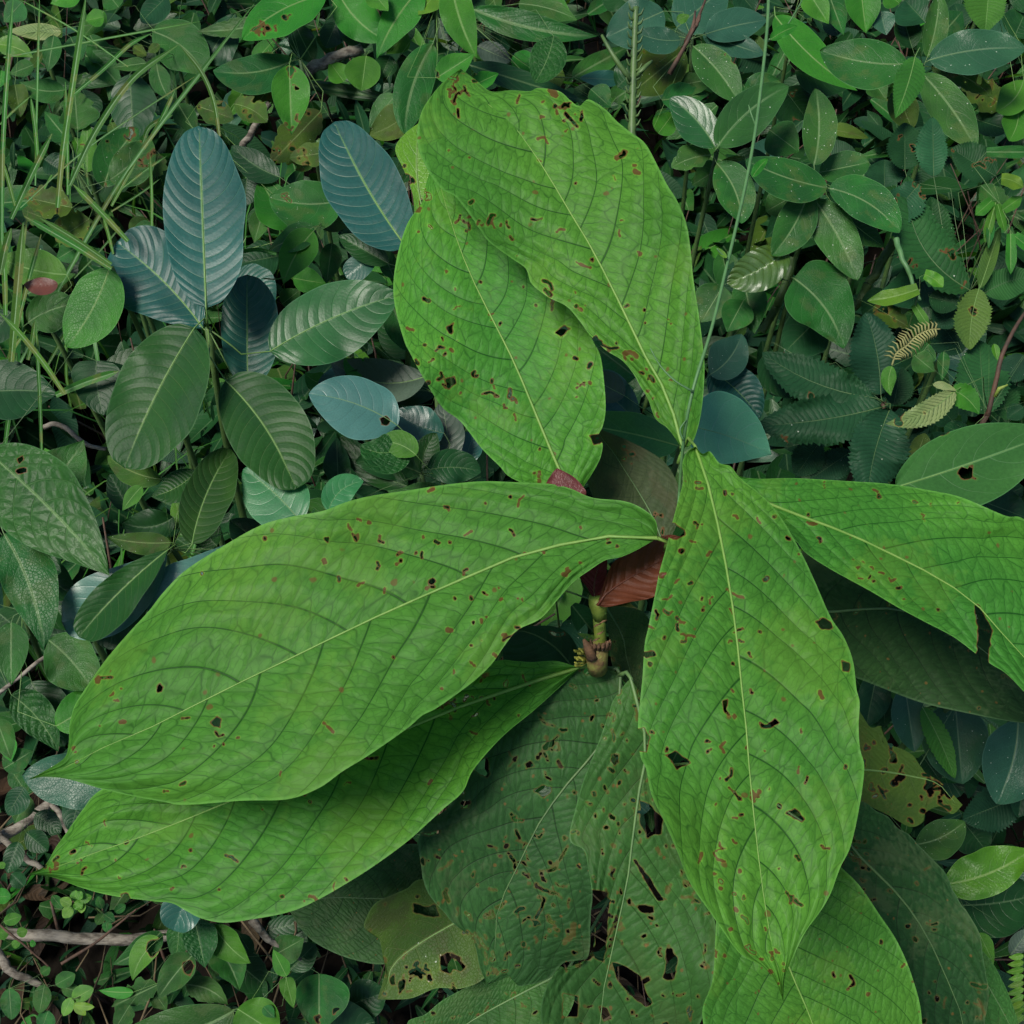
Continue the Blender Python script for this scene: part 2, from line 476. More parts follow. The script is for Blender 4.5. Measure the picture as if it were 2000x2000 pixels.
MAT['litter'] = leaf_mat('dead_leaf', (0.042, 0.025, 0.012), (0.024, 0.014, 0.008), vein=(0.02, 0.012, 0.006), N=8, a=0.13, b=0.1, w2=0.06, pillow=0.5, bump=0.6,
                         rough=0.7, spec=0.25, trans=0.12, tcol=(1.2, 1.0, 0.7), var=0.9, hue=0.03)
MAT['rib_mid'] = plain_mat('pale_midrib', (0.17, 0.29, 0.085), (0.12, 0.24, 0.06), scale=60, rough=0.45, bump=0.1, trans=0.15)
MAT['mid_big'] = plain_mat('yellow_green_midrib', (0.19, 0.33, 0.07), (0.14, 0.28, 0.05), scale=60, rough=0.5, bump=0.15, trans=0.2)
MAT['mid_dark'] = plain_mat('dull_midrib', (0.075, 0.135, 0.045), (0.05, 0.10, 0.035), scale=60, rough=0.5, bump=0.1)
MAT['mid_red'] = plain_mat('red_midrib', (0.12, 0.035, 0.02), scale=60, rough=0.4)
MAT['stem'] = plain_mat('green_stem', (0.070, 0.130, 0.035), (0.045, 0.09, 0.03), scale=40, rough=0.5, bump=0.3)
MAT['stem_yellow'] = plain_mat('yellow_green_stem', (0.22, 0.27, 0.045), (0.12, 0.19, 0.035), scale=70, rough=0.5, bump=0.4)
MAT['stem_brown'] = plain_mat('brown_stem', (0.085, 0.045, 0.028), (0.04, 0.028, 0.02), scale=60, rough=0.7, bump=0.5)
MAT['vine'] = plain_mat('vine_stem', (0.075, 0.175, 0.060), (0.055, 0.14, 0.05), scale=60, rough=0.5, bump=0.1)
MAT['scar'] = plain_mat('leaf_scar', (0.16, 0.085, 0.045), (0.07, 0.04, 0.025), scale=140, rough=0.8, bump=0.6)
MAT['node'] = plain_mat('stem_node', (0.20, 0.22, 0.05), (0.13, 0.07, 0.035), scale=110, rough=0.7, bump=0.5)
MAT['bark'] = plain_mat('grey_bark', (0.23, 0.205, 0.165), (0.050, 0.040, 0.030), scale=110, rough=0.85, bump=0.8, stretch=(0.35, 1, 1))
MAT['straw'] = plain_mat('dry_straw', (0.12, 0.088, 0.045), (0.05, 0.036, 0.02), scale=20, rough=0.85, bump=0.3)
MAT['bud'] = plain_mat('yellow_bud', (0.38, 0.36, 0.06), (0.22, 0.24, 0.05), scale=200, rough=0.6)
MAT['soil'] = plain_mat('dark_soil', (0.011, 0.0085, 0.006), (0.005, 0.004, 0.003), scale=14, rough=0.95, bump=0.9, spec=0.1)
MAT['mid_shrub'] = plain_mat('shrub_midrib', (0.10, 0.18, 0.06), (0.075, 0.145, 0.05), scale=60, rough=0.5, bump=0.1)
MIDMAT = dict(red2='mid_red', gen='mid_shrub', spk='mid_shrub', blug='mid_shrub', brtb='mid_shrub', serd='mid_dark', bluepale='mid_shrub', qui='mid_shrub', spkb='mid_shrub', oldbrown='mid_dark', big='mid_big', bigdark='mid_dark', bigmid='mid_shrub', red='mid_red', drk='mid_dark', blu='mid_dark', ser='mid_dark', deadred='mid_red',
              litter='scar', grass='stem')

# ---------------------------------------------------------------- leaves
PROF = {}
def _prof(a, b):
    m = a / (a + b)
    k = m ** a * (1 - m) ** b
    return lambda u: np.maximum(u, 1e-9) ** a * np.maximum(1 - u, 1e-9) ** b / k
PROF['ell'] = _prof(0.62, 0.76)
PROF['acu'] = _prof(0.62, 1.08)
PROF['obo'] = _prof(0.85, 0.42)
PROF['obl'] = _prof(0.5, 0.5)
PROF['hea'] = _prof(0.32, 0.85)
PROF['lan'] = _prof(0.6, 1.0)
PROF['bla'] = lambda u: np.minimum(1, 0.75 + 0.5 * u) * np.minimum(1, (1 - u) * 3.2) ** 0.8
KPROF = dict(rib='obo', ribb='obo', gen='acu', spk='ell', drk='ell', blu='obo', ser='ell', lime='acu', brt='acu', oli='ell', qui='acu', gry='ell',
             pale='lan', deadred='ell', litter='ell')

def seg_sdf(px, py, a, b):
    ax, ay = a; bx, by = b
    dx, dy = bx - ax, by - ay
    L2 = dx * dx + dy * dy + 1e-9
    t = np.clip(((px - ax) * dx + (py - ay) * dy) / L2, 0, 1)
    return np.hypot(px - ax - t * dx, py - ay - t * dy)

def poly_sdf(px, py, poly):
    """positive outside, negative inside"""
    n = len(poly)
    d = np.full(px.shape, 1e9); ins = np.zeros(px.shape, bool)
    for i in range(n):
        a, b = poly[i], poly[(i + 1) % n]
        d = np.minimum(d, seg_sdf(px, py, a, b))
        if a[1] != b[1]:
            c = ((a[1] > py) != (b[1] > py)) & (px < (b[0] - a[0]) * (py - a[1]) / (b[1] - a[1]) + a[0])
            ins ^= c
    return np.where(ins, -d, d)

def clip_grid(nu, nv, arrs, S):
    """quads of a (nu+1)x(nv+1) grid, cut along S = 0 (S > 0 stays)"""
    W = nv + 1
    idx = np.arange((nu + 1) * W).reshape(nu + 1, W)
    q = np.stack([idx[:-1, :-1], idx[1:, :-1], idx[1:, 1:], idx[:-1, 1:]], -1).reshape(-1, 4)
    Sf = S.ravel()
    pos = Sf[q] > 0
    cnt = pos.sum(1)
    faces = [tuple(f) for f in q[cnt == 4].tolist()]
    extra = {k: [] for k in arrs}
    base = Sf.size; cache = {}
    for f in q[(cnt > 0) & (cnt < 4)].tolist():
        out = []
        for i in range(4):
            a, b = f[i], f[(i + 1) % 4]
            if Sf[a] > 0:
                out.append(a)
            if (Sf[a] > 0) != (Sf[b] > 0):
                key = (min(a, b), max(a, b))
                if key not in cache:
                    t = Sf[key[0]] / (Sf[key[0]] - Sf[key[1]])
                    cache[key] = base + len(cache)
                    for k in arrs:
                        extra[k].append(arrs[k][key[0]] * (1 - t) + arrs[k][key[1]] * t)
                out.append(cache[key])
        if len(out) >= 3:
            faces.append(tuple(out))
    allv = {k: (np.vstack([arrs[k], np.array(extra[k])]) if extra[k] else arrs[k]) for k in arrs}
    if not faces:
        return allv, faces
    ls = [len(f) for f in faces]
    flat = np.concatenate([np.asarray(f) for f in faces]) if len(set(ls)) > 1 else np.asarray(faces).ravel()
    used = np.unique(flat)
    remap = -np.ones(len(allv['co']), int); remap[used] = np.arange(len(used))
    flat = remap[flat]
    offs = np.concatenate([[0], np.cumsum(ls)])
    if len(set(ls)) == 1:
        F = flat.reshape(-1, ls[0])
    else:
        F = [flat[offs[i]:offs[i + 1]] for i in range(len(ls))]
    return {k: v[used] for k, v in allv.items()}, F

def leaf(root, kind, mid, left, right, d, k=0.4, ax=0.0, ay=0.0, droop=0.0, fold=0.1, wave=0.0, holes=0, hsize=1.0, spots=0.0, bites=(), cell=4.0,
         node=None, rmid=None, petiole=True, seed=None, name='leaf', label=None, tip_curl=0.0, teeth=0, ragged=0.0, cup=0.0, shift=0.0, matkey=None):
    """mid/left/right: pixel curves from base to tip; d: depth of the base in metres; k: 0 faces the viewer .. 1 lies flat"""
    sd = int(rng.integers(1, 10 ** 6)) if seed is None else seed
    r = np.random.default_rng(sd)
    rnd = r.random()
    mid = np.asarray(mid, float); left = np.asarray(left, float); right = np.asarray(right, float)
    Lpx = np.linalg.norm(np.diff(mid, axis=0), axis=1).sum()
    nu = int(np.clip(Lpx / cell, 14, 460))
    if teeth:
        nu = max(nu, int(teeth * 4))
    m = resample(mid, nu + 1); l = resample(left, nu + 1); rr = resample(right, nu + 1)
    tb = np.clip((np.linspace(0, 1, nu + 1) - 0.82) / 0.15, 0, 1)[:, None]
    m = m * (1 - tb) + (l + rr) / 2 * tb
    Wpx = max(np.linalg.norm(l - m, axis=1).max(), np.linalg.norm(rr - m, axis=1).max())
    nh = int(np.clip(Wpx / cell, 4, 90))
    u = np.linspace(0, 1, nu + 1)
    if teeth:
        saw = 1 - 0.16 * ((u * teeth) % 1.0) * (u < 0.97)
        l = m + (l - m) * saw[:, None]; rr = m + (rr - m) * saw[:, None]
    if ragged:
        for arr, sgn in ((l, 1), (rr, 2)):
            nz = vnoise(u * 9 + 3, sd + sgn) * 0.6 + vnoise(u * 26, sd + sgn + 5) * 0.45
            f = 1 - ragged * np.clip(nz + 0.15, -0.15, 1)
            arr[:] = m + (arr - m) * f[:, None]
    vv = np.linspace(-1, 1, 2 * nh + 1)
    av = np.abs(vv)
    nv = 2 * nh
    side = np.where(vv[None, :, None] < 0, l[:, None, :], rr[:, None, :])
    pix = m[:, None, :] * (1 - av[None, :, None]) + side * av[None, :, None]
    px, py = pix[..., 0], pix[..., 1]
    # plane of the blade
    n = nrm((1 - k) * (-CF) + k * np.array([0, 0, 1.0]) + ax * CR + ay * CU)
    B = P3(m[0, 0], m[0, 1], d)
    rv = ray(px, py)
    den = rv @ n
    den = np.minimum(den, -0.22)
    dep = ((B - CP) @ n) / den
    dep0 = dep[:, nh]
    Lm = np.linalg.norm(np.diff(CP + ray(m[:, 0], m[:, 1]) * dep0[:, None], axis=0), axis=1).sum()
    hw = np.linalg.norm(pix - m[:, None, :], axis=2) * dep0[:, None] / FPX
    U = u[:, None]; A = av[None, :]
    dev = droop * Lm * U ** 2 - fold * hw + cup * hw * A
    dev = dev + tip_curl * Lm * np.clip((U - 0.8) / 0.2, 0, 1) ** 2
    if wave:
        wv = vnoise(u * 6 + 11, sd + 7)[:, None] * (vv[None, :] < 0) + vnoise(u * 6 + 31, sd + 8)[:, None] * (vv[None, :] >= 0)
        dev = dev + wave * hw * A * wv * 0.8 + 0.06 * wave * Lm * vnoise2(U * 5 + 3 + 0 * A, vv[None, :] * 2 + 5 + 0 * U, sd) * A
    dep = dep + dev + shift
    if kind in ('big', 'bigdark', 'bigmid'):
        co0 = CP + rv * dep[..., None]
        sl0 = np.concatenate([[0], np.cumsum(np.linalg.norm(np.diff(co0[:, nh], axis=0), axis=1))]); L0 = sl0[-1]
        t0 = np.linalg.norm(co0 - co0[:, nh:nh + 1], axis=2) * np.sign(vv)[None, :] / L0
        tg = np.gradient(co0[:, nh], axis=0); tg /= np.linalg.norm(tg, axis=1)[:, None] + 1e-12
        s0 = sl0[:, None] / L0 + ((co0 - co0[:, nh:nh + 1]) * tg[:, None, :]).sum(2) / L0
        wq = slow_noise(s0, t0, sd)[..., 0]
        ph = (U - 0.13 * A - 0.16 * A ** 2.2) * 11 + 0.43 * (vv[None, :] > 0) + rnd * 7.3 + wq * 0.35 * 0.6
        ph = ph + 0.10 * np.sin(2.1 * ph)
        fq = np.abs(ph % 1.0 - 0.5) * 2
        rowf = np.clip(hw.max(1) / (0.45 * hw.max()), 0, 1)[:, None] ** 1.5
        dep = dep - 0.0023 * rowf * (Lm / 0.45) * fq ** 0.6 * np.clip(A * 6, 0, 1) * np.clip((1 - A) * 5, 0, 1) * np.clip(U * 8, 0, 1)
    co = CP + rv * dep[..., None]
    # lengths along and across
    sl = np.concatenate([[0], np.cumsum(np.linalg.norm(np.diff(co[:, nh], axis=0), axis=1))])
    Ls = sl[-1]
    tt = np.linalg.norm(co - co[:, nh:nh + 1], axis=2) * np.sign(vv)[None, :] / Ls
    # the along coordinate of an off-axis point, projected on the axis direction
    tang = np.gradient(co[:, nh], axis=0); tang /= np.linalg.norm(tang, axis=1)[:, None] + 1e-12
    along = ((co - co[:, nh:nh + 1]) * tang[:, None, :]).sum(2)
    ss = sl[:, None] / Ls + along / Ls
    S = np.full(px.shape, 99.0); HB = np.full(px.shape, 99.0)
    for bi in bites:
        e = poly_sdf(px, py, bi)
        e = e + vnoise2(px / 9.0, py / 9.0, sd + 3) * 2.2
        S = np.minimum(S, e)
    prev = []
    for h in range(holes):
        if prev and r.random() < 0.5:
            pu, pv = prev[int(r.integers(len(prev)))]
            cu = float(np.clip(pu + r.normal(0, 0.035), 0.04, 0.97)); cv = float(np.clip(pv + r.normal(0, 0.14), -0.97, 0.97))
        else:
            cu = r.uniform(0.06, 0.97); cv = r.uniform(-0.95, 0.95)
        prev.append((cu, cv))
        i = int(cu * nu); j = int((cv + 1) / 2 * nv)
        cx, cy = px[i, j], py[i, j]
        axis = m[min(i + 3, nu)] - m[max(i - 3, 0)]
        th = math.atan2(axis[1], axis[0]) + r.choice([0.9, -0.9, 0.2, -0.2, 1.6]) + r.normal(0, 0.35)
        ln = hsize * min(r.gamma(1.2, 6.5), 34); rad = hsize * (0.9 + min(r.gamma(1.2, 0.75), 3.6))
        p0 = (cx - ln / 2 * math.cos(th), cy - ln / 2 * math.sin(th))
        p1 = (cx, cy)
        th2 = th + r.normal(0, 0.7)
        p2 = (cx + ln / 2 * math.cos(th2), cy + ln / 2 * math.sin(th2))
        near = (np.abs(px - cx) < ln + 40) & (np.abs(py - cy) < ln + 40)
        if not near.any():
            continue
        qx, qy = px[near], py[near]
        e = np.minimum(seg_sdf(qx, qy, p0, p1), seg_sdf(qx, qy, p1, p2)) - rad
        e = e + vnoise2(qx / 5.0, qy / 5.0, sd + h) * 1.6 * min(1, hsize)
        if r.random() < spots:
            HB[near] = np.minimum(HB[near], np.maximum(e, 0) + 0.6)
        else:
            S[near] = np.minimum(S[near], e)
    HB = np.minimum(HB, np.maximum(S, 0) + (0.0 if hsize <= 1.6 else 0.8))
    arrs = dict(co=co.reshape(-1, 3),
                lf=np.stack([U + 0 * A, vv[None, :] + 0 * U, HB], -1).reshape(-1, 3),
                mt=np.stack([ss, tt, np.full(px.shape, rnd)], -1).reshape(-1, 3),
                nz=slow_noise(ss, tt, sd).reshape(-1, 3))
    allv, faces = clip_grid(nu, nv, arrs, S)
    # face towards the viewer
    f0 = faces[len(faces) // 2]
    a, b, c = (allv['co'][f0[i]] for i in range(3))
    if np.dot(np.cross(b - a, c - a), CP - a) < 0:
        faces = faces[:, ::-1] if isinstance(faces, np.ndarray) else [f[::-1] for f in faces]
    mk = matkey or kind
    ob = new_mesh(name, allv['co'], faces, MAT[mk], None, dict(lf=allv['lf'], mt=allv['mt'], nz=allv['nz']))
    adopt(ob, root)
    if label:
        ob["label"] = label
    # midrib, running into the leaf stalk
    rm = rmid if rmid is not None else Ls * 0.0048
    if rm > 0:
        mm = co[:, nh]
        nseg = 14 if Lpx > 250 else 8
        ii = np.linspace(0, int(nu * 0.95), nseg).astype(int)
        pts = mm[ii]
        nn = nrm(CP - mm.mean(0))
        tt_ = np.linspace(1, 0.1, nseg) ** 0.8 * np.linspace(1, 0.75, nseg)
        rad = rm * tt_
        pts = pts + nn * (rad * 0.25)[:, None]
        if node is not None and petiole:
            nd = np.asarray(node, float)
            b0 = pts[0]
            tdir = nrm(pts[0] - pts[1])
            gap = np.linalg.norm(nd - b0)
            if gap > 0.004:
                mid1 = b0 + tdir * gap * 0.35
                mid2 = (b0 + tdir * gap * 0.3 + nd) / 2
                pts = np.vstack([nd, mid2, (mid1 + mid2) / 2, pts]); rad = np.concatenate([[rm * 1.25, rm * 1.15, rm * 1.05], rad])
        V, F = tube(pts, rad, 6)
        mo = new_mesh('midrib', V, F, MAT[MIDMAT.get(mk, 'rib_mid')])
        mo.parent = ob
    return ob

def simple_leaf(root, tile, spec, d, node, k=0.4, cell=5.0, plant_seed=0):
    """(bx, by, tx, ty, width, bow, depth offset, kind, options) in tile pixels"""
    bx, by, tx, ty, w, bow, dd, kind = spec[:8]
    o = dict(spec[8]) if len(spec) > 8 else {}
    b = np.array(tp(tile, bx, by)); t = np.array(tp(tile, tx, ty))
    sc = 1.0 if tile == 'P' else 1 / 2.76
    w = w * sc / 2 * 1.13; bow = bow * sc
    ax = t - b; L = np.linalg.norm(ax); e = ax / L; nn = np.array([e[1], -e[0]])
    u = np.linspace(0, 1, 41)
    m = b + np.outer(u, ax) + np.outer(4 * u * (1 - u) * bow, nn)
    seed = int(rng.integers(1, 10 ** 6))
    r = np.random.default_rng(seed)
    prof = PROF[o.pop('prof', KPROF.get(kind, 'acu'))](u)
    asym = o.pop('asym', r.uniform(-0.12, 0.12))
    tl = np.gradient(m, axis=0); tl /= np.linalg.norm(tl, axis=1)[:, None]
    ln = np.stack([tl[:, 1], -tl[:, 0]], 1)
    wob = 1 + 0.05 * vnoise(u * 5 + 2, seed)
    wob2 = 1 + 0.05 * vnoise(u * 5 + 2, seed + 1)
    lft = m + ln * (prof * w * (1 + asym) * wob)[:, None]
    rgt = m - ln * (prof * w * (1 - asym) * wob2)[:, None]
    kw = dict(k=k + r.uniform(-0.12, 0.12), ax=r.uniform(-0.2, 0.2), ay=r.uniform(-0.15, 0.15), droop=r.uniform(-0.02, 0.10), fold=r.uniform(0.08, 0.42),
              wave=r.uniform(0.1, 0.35), seed=seed, cell=cell, spots=0.25)
    kw.update(o)
    if kind == 'ser':
        kw.setdefault('teeth', 24)
    return leaf(root, kind, m, lft, rgt, d + dd, node=node, **kw)

def plant(name, label, tile, node, d, leaves, cat='shrub', k=0.4, group=None, stem=True, stem_r=0.004, stem_mat='stem', foot=(0, 0.05), cell=5.0):
    nx, ny = tp(tile, *node)
    N = P3(nx, ny, d)
    fx, fy = N[0] + foot[0], N[1] + foot[1]
    root = thing(name, label, cat, (fx, fy, 0.0), group)
    if stem:
        z = N[2]
        bend = rng.uniform(-0.03, 0.03, 2)
        pts = [(fx, fy, -0.02), (fx + bend[0], fy + bend[1], z * 0.35), ((fx + N[0]) / 2 + bend[0], (fy + N[1]) / 2, z * 0.7), tuple(N)]
        pts = resample(np.array(pts), 12)
        V, F = tube(pts, np.linspace(stem_r * 1.5, stem_r * 0.8, 12), 7)
        adopt(new_mesh('stem', V, F, MAT[stem_mat]), root)
    for sp in leaves:
        simple_leaf(root, tile, sp, d, N, k=k, cell=cell)
    return root
MAT['oldbrown'] = leaf_mat('old_brownish_leaf', (0.050, 0.066, 0.024), (0.032, 0.050, 0.018), vein=(0.012, 0.02, 0.008), vein_mix=0.6, N=8, a=0.13, b=0.16,
                           w2=0.035, M=28, w3=0.075, net=46, bump=0.22, rough=0.6, spec=0.2, trans=0.16, blotch=0.4, blotch_col=(0.05, 0.045, 0.02), var=0.2, net_mix=0.36)
MAT['bluepale'] = leaf_mat('pale_sheen_tinted_leaf', (0.05, 0.145, 0.115), (0.04, 0.125, 0.1), vein=(0.035, 0.08, 0.07), vein_mix=0.3, mid=(0.11, 0.2, 0.13), N=8, a=0.12, b=0.12,  # paler blue: reflected sky painted into the leaf colour
                           w2=0.05, pillow=0.5, bump=0.2, rough=0.38, spec=0.5, trans=0.12, edge=0.3, coat=0.0, var=0.2)
MAT['blug'] = leaf_mat('blue_grey_leaf', (0.024, 0.086, 0.042), (0.018, 0.07, 0.034), vein=(0.055, 0.12, 0.08), vein_mix=0.3, mid=(0.10, 0.17, 0.10), N=7, a=0.15, b=0.16,
                       w2=0.045, net=36, pillow=0.3, bump=0.25, rough=0.37, spec=0.3, trans=0.15, edge=0.35, specks=0.1, var=0.25, midw=0.03)
MAT['brtb'] = leaf_mat('bright_bluish_leaf', (0.032, 0.16, 0.048), (0.025, 0.135, 0.042), vein=(0.10, 0.22, 0.11), vein_mix=0.3, mid=(0.14, 0.28, 0.12), N=7, a=0.13, b=0.12,
                       w2=0.05, pillow=0.5, bump=0.2, rough=0.36, spec=0.35, trans=0.2, edge=0.3, coat=0.05, var=0.2)
MAT['brtg'] = leaf_mat('smooth_bright_leaf', (0.03, 0.142, 0.028), (0.024, 0.115, 0.025), vein=(0.075, 0.19, 0.075), vein_mix=0.45, mid=(0.12, 0.25, 0.10), N=5.5, a=0.15, b=0.2,
                       w2=0.03, pillow=0.2, bump=0.25, rough=0.37, spec=0.3, trans=0.25, edge=0.3, var=0.1)
MAT['serd'] = leaf_mat('dark_toothed_leaf', (0.013, 0.055, 0.021), (0.009, 0.042, 0.016), vein=(0.008, 0.026, 0.013), vein_mix=0.5, mid=(0.016, 0.055, 0.022), N=22, a=0.08, b=0.04, w2=0.10,
                       pillow=1.0, bump=0.3, rough=0.52, spec=0.14, trans=0.16, specks=0.06, warp=0.1, var=0.25)
MAT['serb'] = leaf_mat('bright_toothed_leaf', (0.04, 0.165, 0.022), (0.03, 0.132, 0.018), vein=(0.025, 0.09, 0.018), vein_mix=0.5, mid=(0.10, 0.22, 0.06), N=16, a=0.1, b=0.04, w2=0.09,
                       pillow=0.8, bump=0.3, rough=0.52, spec=0.18, trans=0.28, warp=0.1, var=0.15)
MAT['serl'] = leaf_mat('olive_toothed_leaf', (0.085, 0.150, 0.028), (0.060, 0.120, 0.024), vein=(0.045, 0.085, 0.018), vein_mix=0.5, mid=(0.13, 0.2, 0.06), N=18, a=0.1, b=0.04, w2=0.09,
                       pillow=0.8, bump=0.3, rough=0.52, spec=0.22, trans=0.3, warp=0.1, var=0.2)
MAT['spkb'] = leaf_mat('glossy_specked_leaf', (0.02, 0.092, 0.016), (0.015, 0.07, 0.014), vein=(0.05, 0.12, 0.045), vein_mix=0.3, mid=(0.12, 0.22, 0.09), N=6, a=0.17, b=0.2, w2=0.04,
                       pillow=0.4, bump=0.35, rough=0.33, spec=0.4, trans=0.2, specks=0.15, edge=0.4, coat=0.04, midw=0.03)
MAT['ribo'] = leaf_mat('olive_ribbed_leaf', (0.055, 0.115, 0.018), (0.040, 0.095, 0.016), vein=(0.10, 0.17, 0.05), vein_mix=0.4, mid=(0.16, 0.25, 0.08), N=9, a=0.1, b=0.1, w2=0.05,
                       pillow=1.3, bump=0.6, rough=0.34, spec=0.7, trans=0.22, warp=0.12, coat=0.15)
MAT['ribg'] = leaf_mat('ribbed_green_leaf', (0.020, 0.092, 0.030), (0.015, 0.074, 0.024), vein=(0.07, 0.16, 0.07), vein_mix=0.45, mid=(0.12, 0.24, 0.09), N=11, a=0.07, b=0.10,
                       w2=0.05, pillow=0.8, bump=0.3, rough=0.38, spec=0.3, trans=0.18, warp=0.12, edge=0.3, var=0.2)
MAT['limeo'] = leaf_mat('riddled_leaf', (0.080, 0.165, 0.026), (0.056, 0.130, 0.024), vein=(0.05, 0.10, 0.02), vein_mix=0.5, mid=(0.15, 0.22, 0.07), N=8, a=0.13, b=0.15, w2=0.045,
                        M=24, w3=0.09, net=30, bump=0.3, rough=0.5, spec=0.14, trans=0.3, blotch=0.4, blotch_col=(0.11, 0.12, 0.03), bspots=0.2)
MAT['red2'] = leaf_mat('brick_red_leaf', (0.115, 0.022, 0.016), (0.085, 0.017, 0.012), vein=(0.16, 0.035, 0.022), vein_mix=0.6, N=10, bump=0.45, rough=0.48, spec=0.16, trans=0.25,
                       tcol=(1.3, 0.8, 0.7), pillow=1.0, var=0.1)
MAT['teal'] = leaf_mat('teal_sheen_tinted_leaf', (0.085, 0.29, 0.16), (0.07, 0.25, 0.135), vein=(0.16, 0.30, 0.22), vein_mix=0.5, mid=(0.16, 0.30, 0.18), N=7, a=0.12, b=0.10, w2=0.04,  # teal base stands for reflected sky, lifted against the shade
                       pillow=0.5, bump=0.3, rough=0.36, spec=0.7, trans=0.15, edge=0.3, var=0.1)
MAT['straw2'] = plain_mat('dry_yellow_frond', (0.24, 0.24, 0.09), (0.16, 0.16, 0.06), scale=50, rough=0.8)
# ---------------------------------------------------------------- ground
def build_ground():
    n = 160
    xs = np.linspace(-1, 1, n); X, Y = np.meshgrid(xs, xs, indexing='ij')
    X = np.sign(X) * (np.abs(X) ** 2.6) * 60; Y = np.sign(Y) * (np.abs(Y) ** 2.6) * 60 + 1.2
    Z = 0.03 * vnoise2(X * 1.3 + 50, Y * 1.3 + 50, 4) + 0.02 * vnoise2(X * 4 + 90, Y * 4 + 90, 5) - 0.03
    V = np.stack([X, Y, Z], -1).reshape(-1, 3)
    idx = np.arange(n * n).reshape(n, n)
    F = np.stack([idx[:-1, :-1], idx[1:, :-1], idx[1:, 1:], idx[:-1, 1:]], -1).reshape(-1, 4)
    g = new_mesh('ground', V, F, MAT['soil'])
    g["kind"] = "structure"; g["label"] = "dark damp soil under the plants"
build_ground()

# ---------------------------------------------------------------- the large shrub in the middle
def px(*a):
    """'E', x, y, x, y, ... -> photograph pixels; a letter switches the tile"""
    out = []; tile = 'P'; i = 0
    while i < len(a):
        if isinstance(a[i], str):
            tile = a[i]; i += 1
        else:
            out.append(tp(tile, a[i], a[i + 1])); i += 2
    return out

AD = 0.76
APEX = P3(1200, 1120, AD)
FOOT = (APEX[0] - 0.02, APEX[1] + 0.06)
shrub = thing('large_leaved_shrub', 'tall shrub with huge light green net-veined leaves peppered with small brown-edged holes', 'shrub', (FOOT[0], FOOT[1], 0))

def node_at(x, y, d):
    return P3(x, y, d)

# stem: green shoot with leaf scars, going down to the ground
sp = [P3(1168, 1178, 0.80), P3(1172, 1240, 0.815), P3(1174, 1290, 0.835), P3(1168, 1330, 0.87)]
low = [(FOOT[0] + 0.012, FOOT[1] + 0.03, 0.55), (FOOT[0], FOOT[1] + 0.01, 0.25), (FOOT[0], FOOT[1], -0.02)]
pts = resample(np.vstack([sp, low]), 40)
rad = np.interp(np.linspace(0, 1, 40), [0, 0.10, 0.13, 0.17, 1], [0.0048, 0.0053, 0.0072, 0.0070, 0.010])
V, F = tube(pts, rad, 12)
stem_o = adopt(new_mesh('stem', V, F, MAT['stem_yellow']), shrub)
# flared collar under the red leaves
V, F = tube([P3(1169, 1166, 0.797), P3(1169, 1178, 0.799), P3(1170, 1192, 0.803), P3(1172, 1208, 0.807)], [0.0078, 0.0079, 0.0064, 0.0055], 12)
adopt(new_mesh('bud_collar', V, F, MAT['stem_yellow']), shrub)
V, F = tube([P3(1172, 1258, 0.812), P3(1168, 1268, 0.814), P3(1166, 1290, 0.822), P3(1167, 1308, 0.83)], [0.0062, 0.0084, 0.0088, 0.0080], 12)
adopt(new_mesh('stem_node', V, F, MAT['node']), shrub)
V, F = tube([P3(1140, 1249, 0.805), P3(1147, 1262, 0.807), P3(1158, 1284, 0.812)], [0.0011, 0.0034, 0.0055], 8)
adopt(new_mesh('leaf_scar', V, F, MAT['scar']), shrub)
for i in range(16):
    x, y = 1129 + rng.uniform(-7, 10), 1285 + rng.uniform(-18, 18)
    V, F = tube([P3(1150, 1290, 0.83), P3((x + 1150) / 2, y, 0.825), P3(x, y, 0.82), P3(x - 2, y - 2, 0.817)], [0.0006, 0.0006, 0.0013, 0.0005], 5)
    adopt(new_mesh('flower_bud', V, F, MAT['bud']), shrub)
for i in range(14):
    th = i * 2 * math.pi / 14
    b = P3(1172, 1262, 0.812) + CR * math.cos(th) * .0076 + CF * math.sin(th) * .0076
    V, F = tube([b - np.array([0, 0, .003]), b + np.array([0, 0, .002]), b + np.array([0, 0, rng.uniform(.003, .008)]) + CR * math.cos(th) * .001], [.0018, .0016, .0006], 5)
    adopt(new_mesh('leaf_scar', V, F, MAT['scar']), shrub)
for (x, y, a) in ((1166, 1222, .3), (1172, 1236, -.4), (1164, 1250, .1), (1178, 1215, .5)):
    V, F = tube([P3(x - 7, y + 3, .796), P3(x, y - 3 * a, .7955), P3(x + 8, y - 4, .797)], [0.0003, 0.0009, 0.0003], 5)
    adopt(new_mesh('leaf_scar', V, F, MAT['scar']), shrub)

NODE = P3(1180, 1200, 0.80)
LOW = np.array([FOOT[0] + 0.008, FOOT[1] + 0.02, 0.52])
BIG = dict(cell=3.0, wave=0.35)

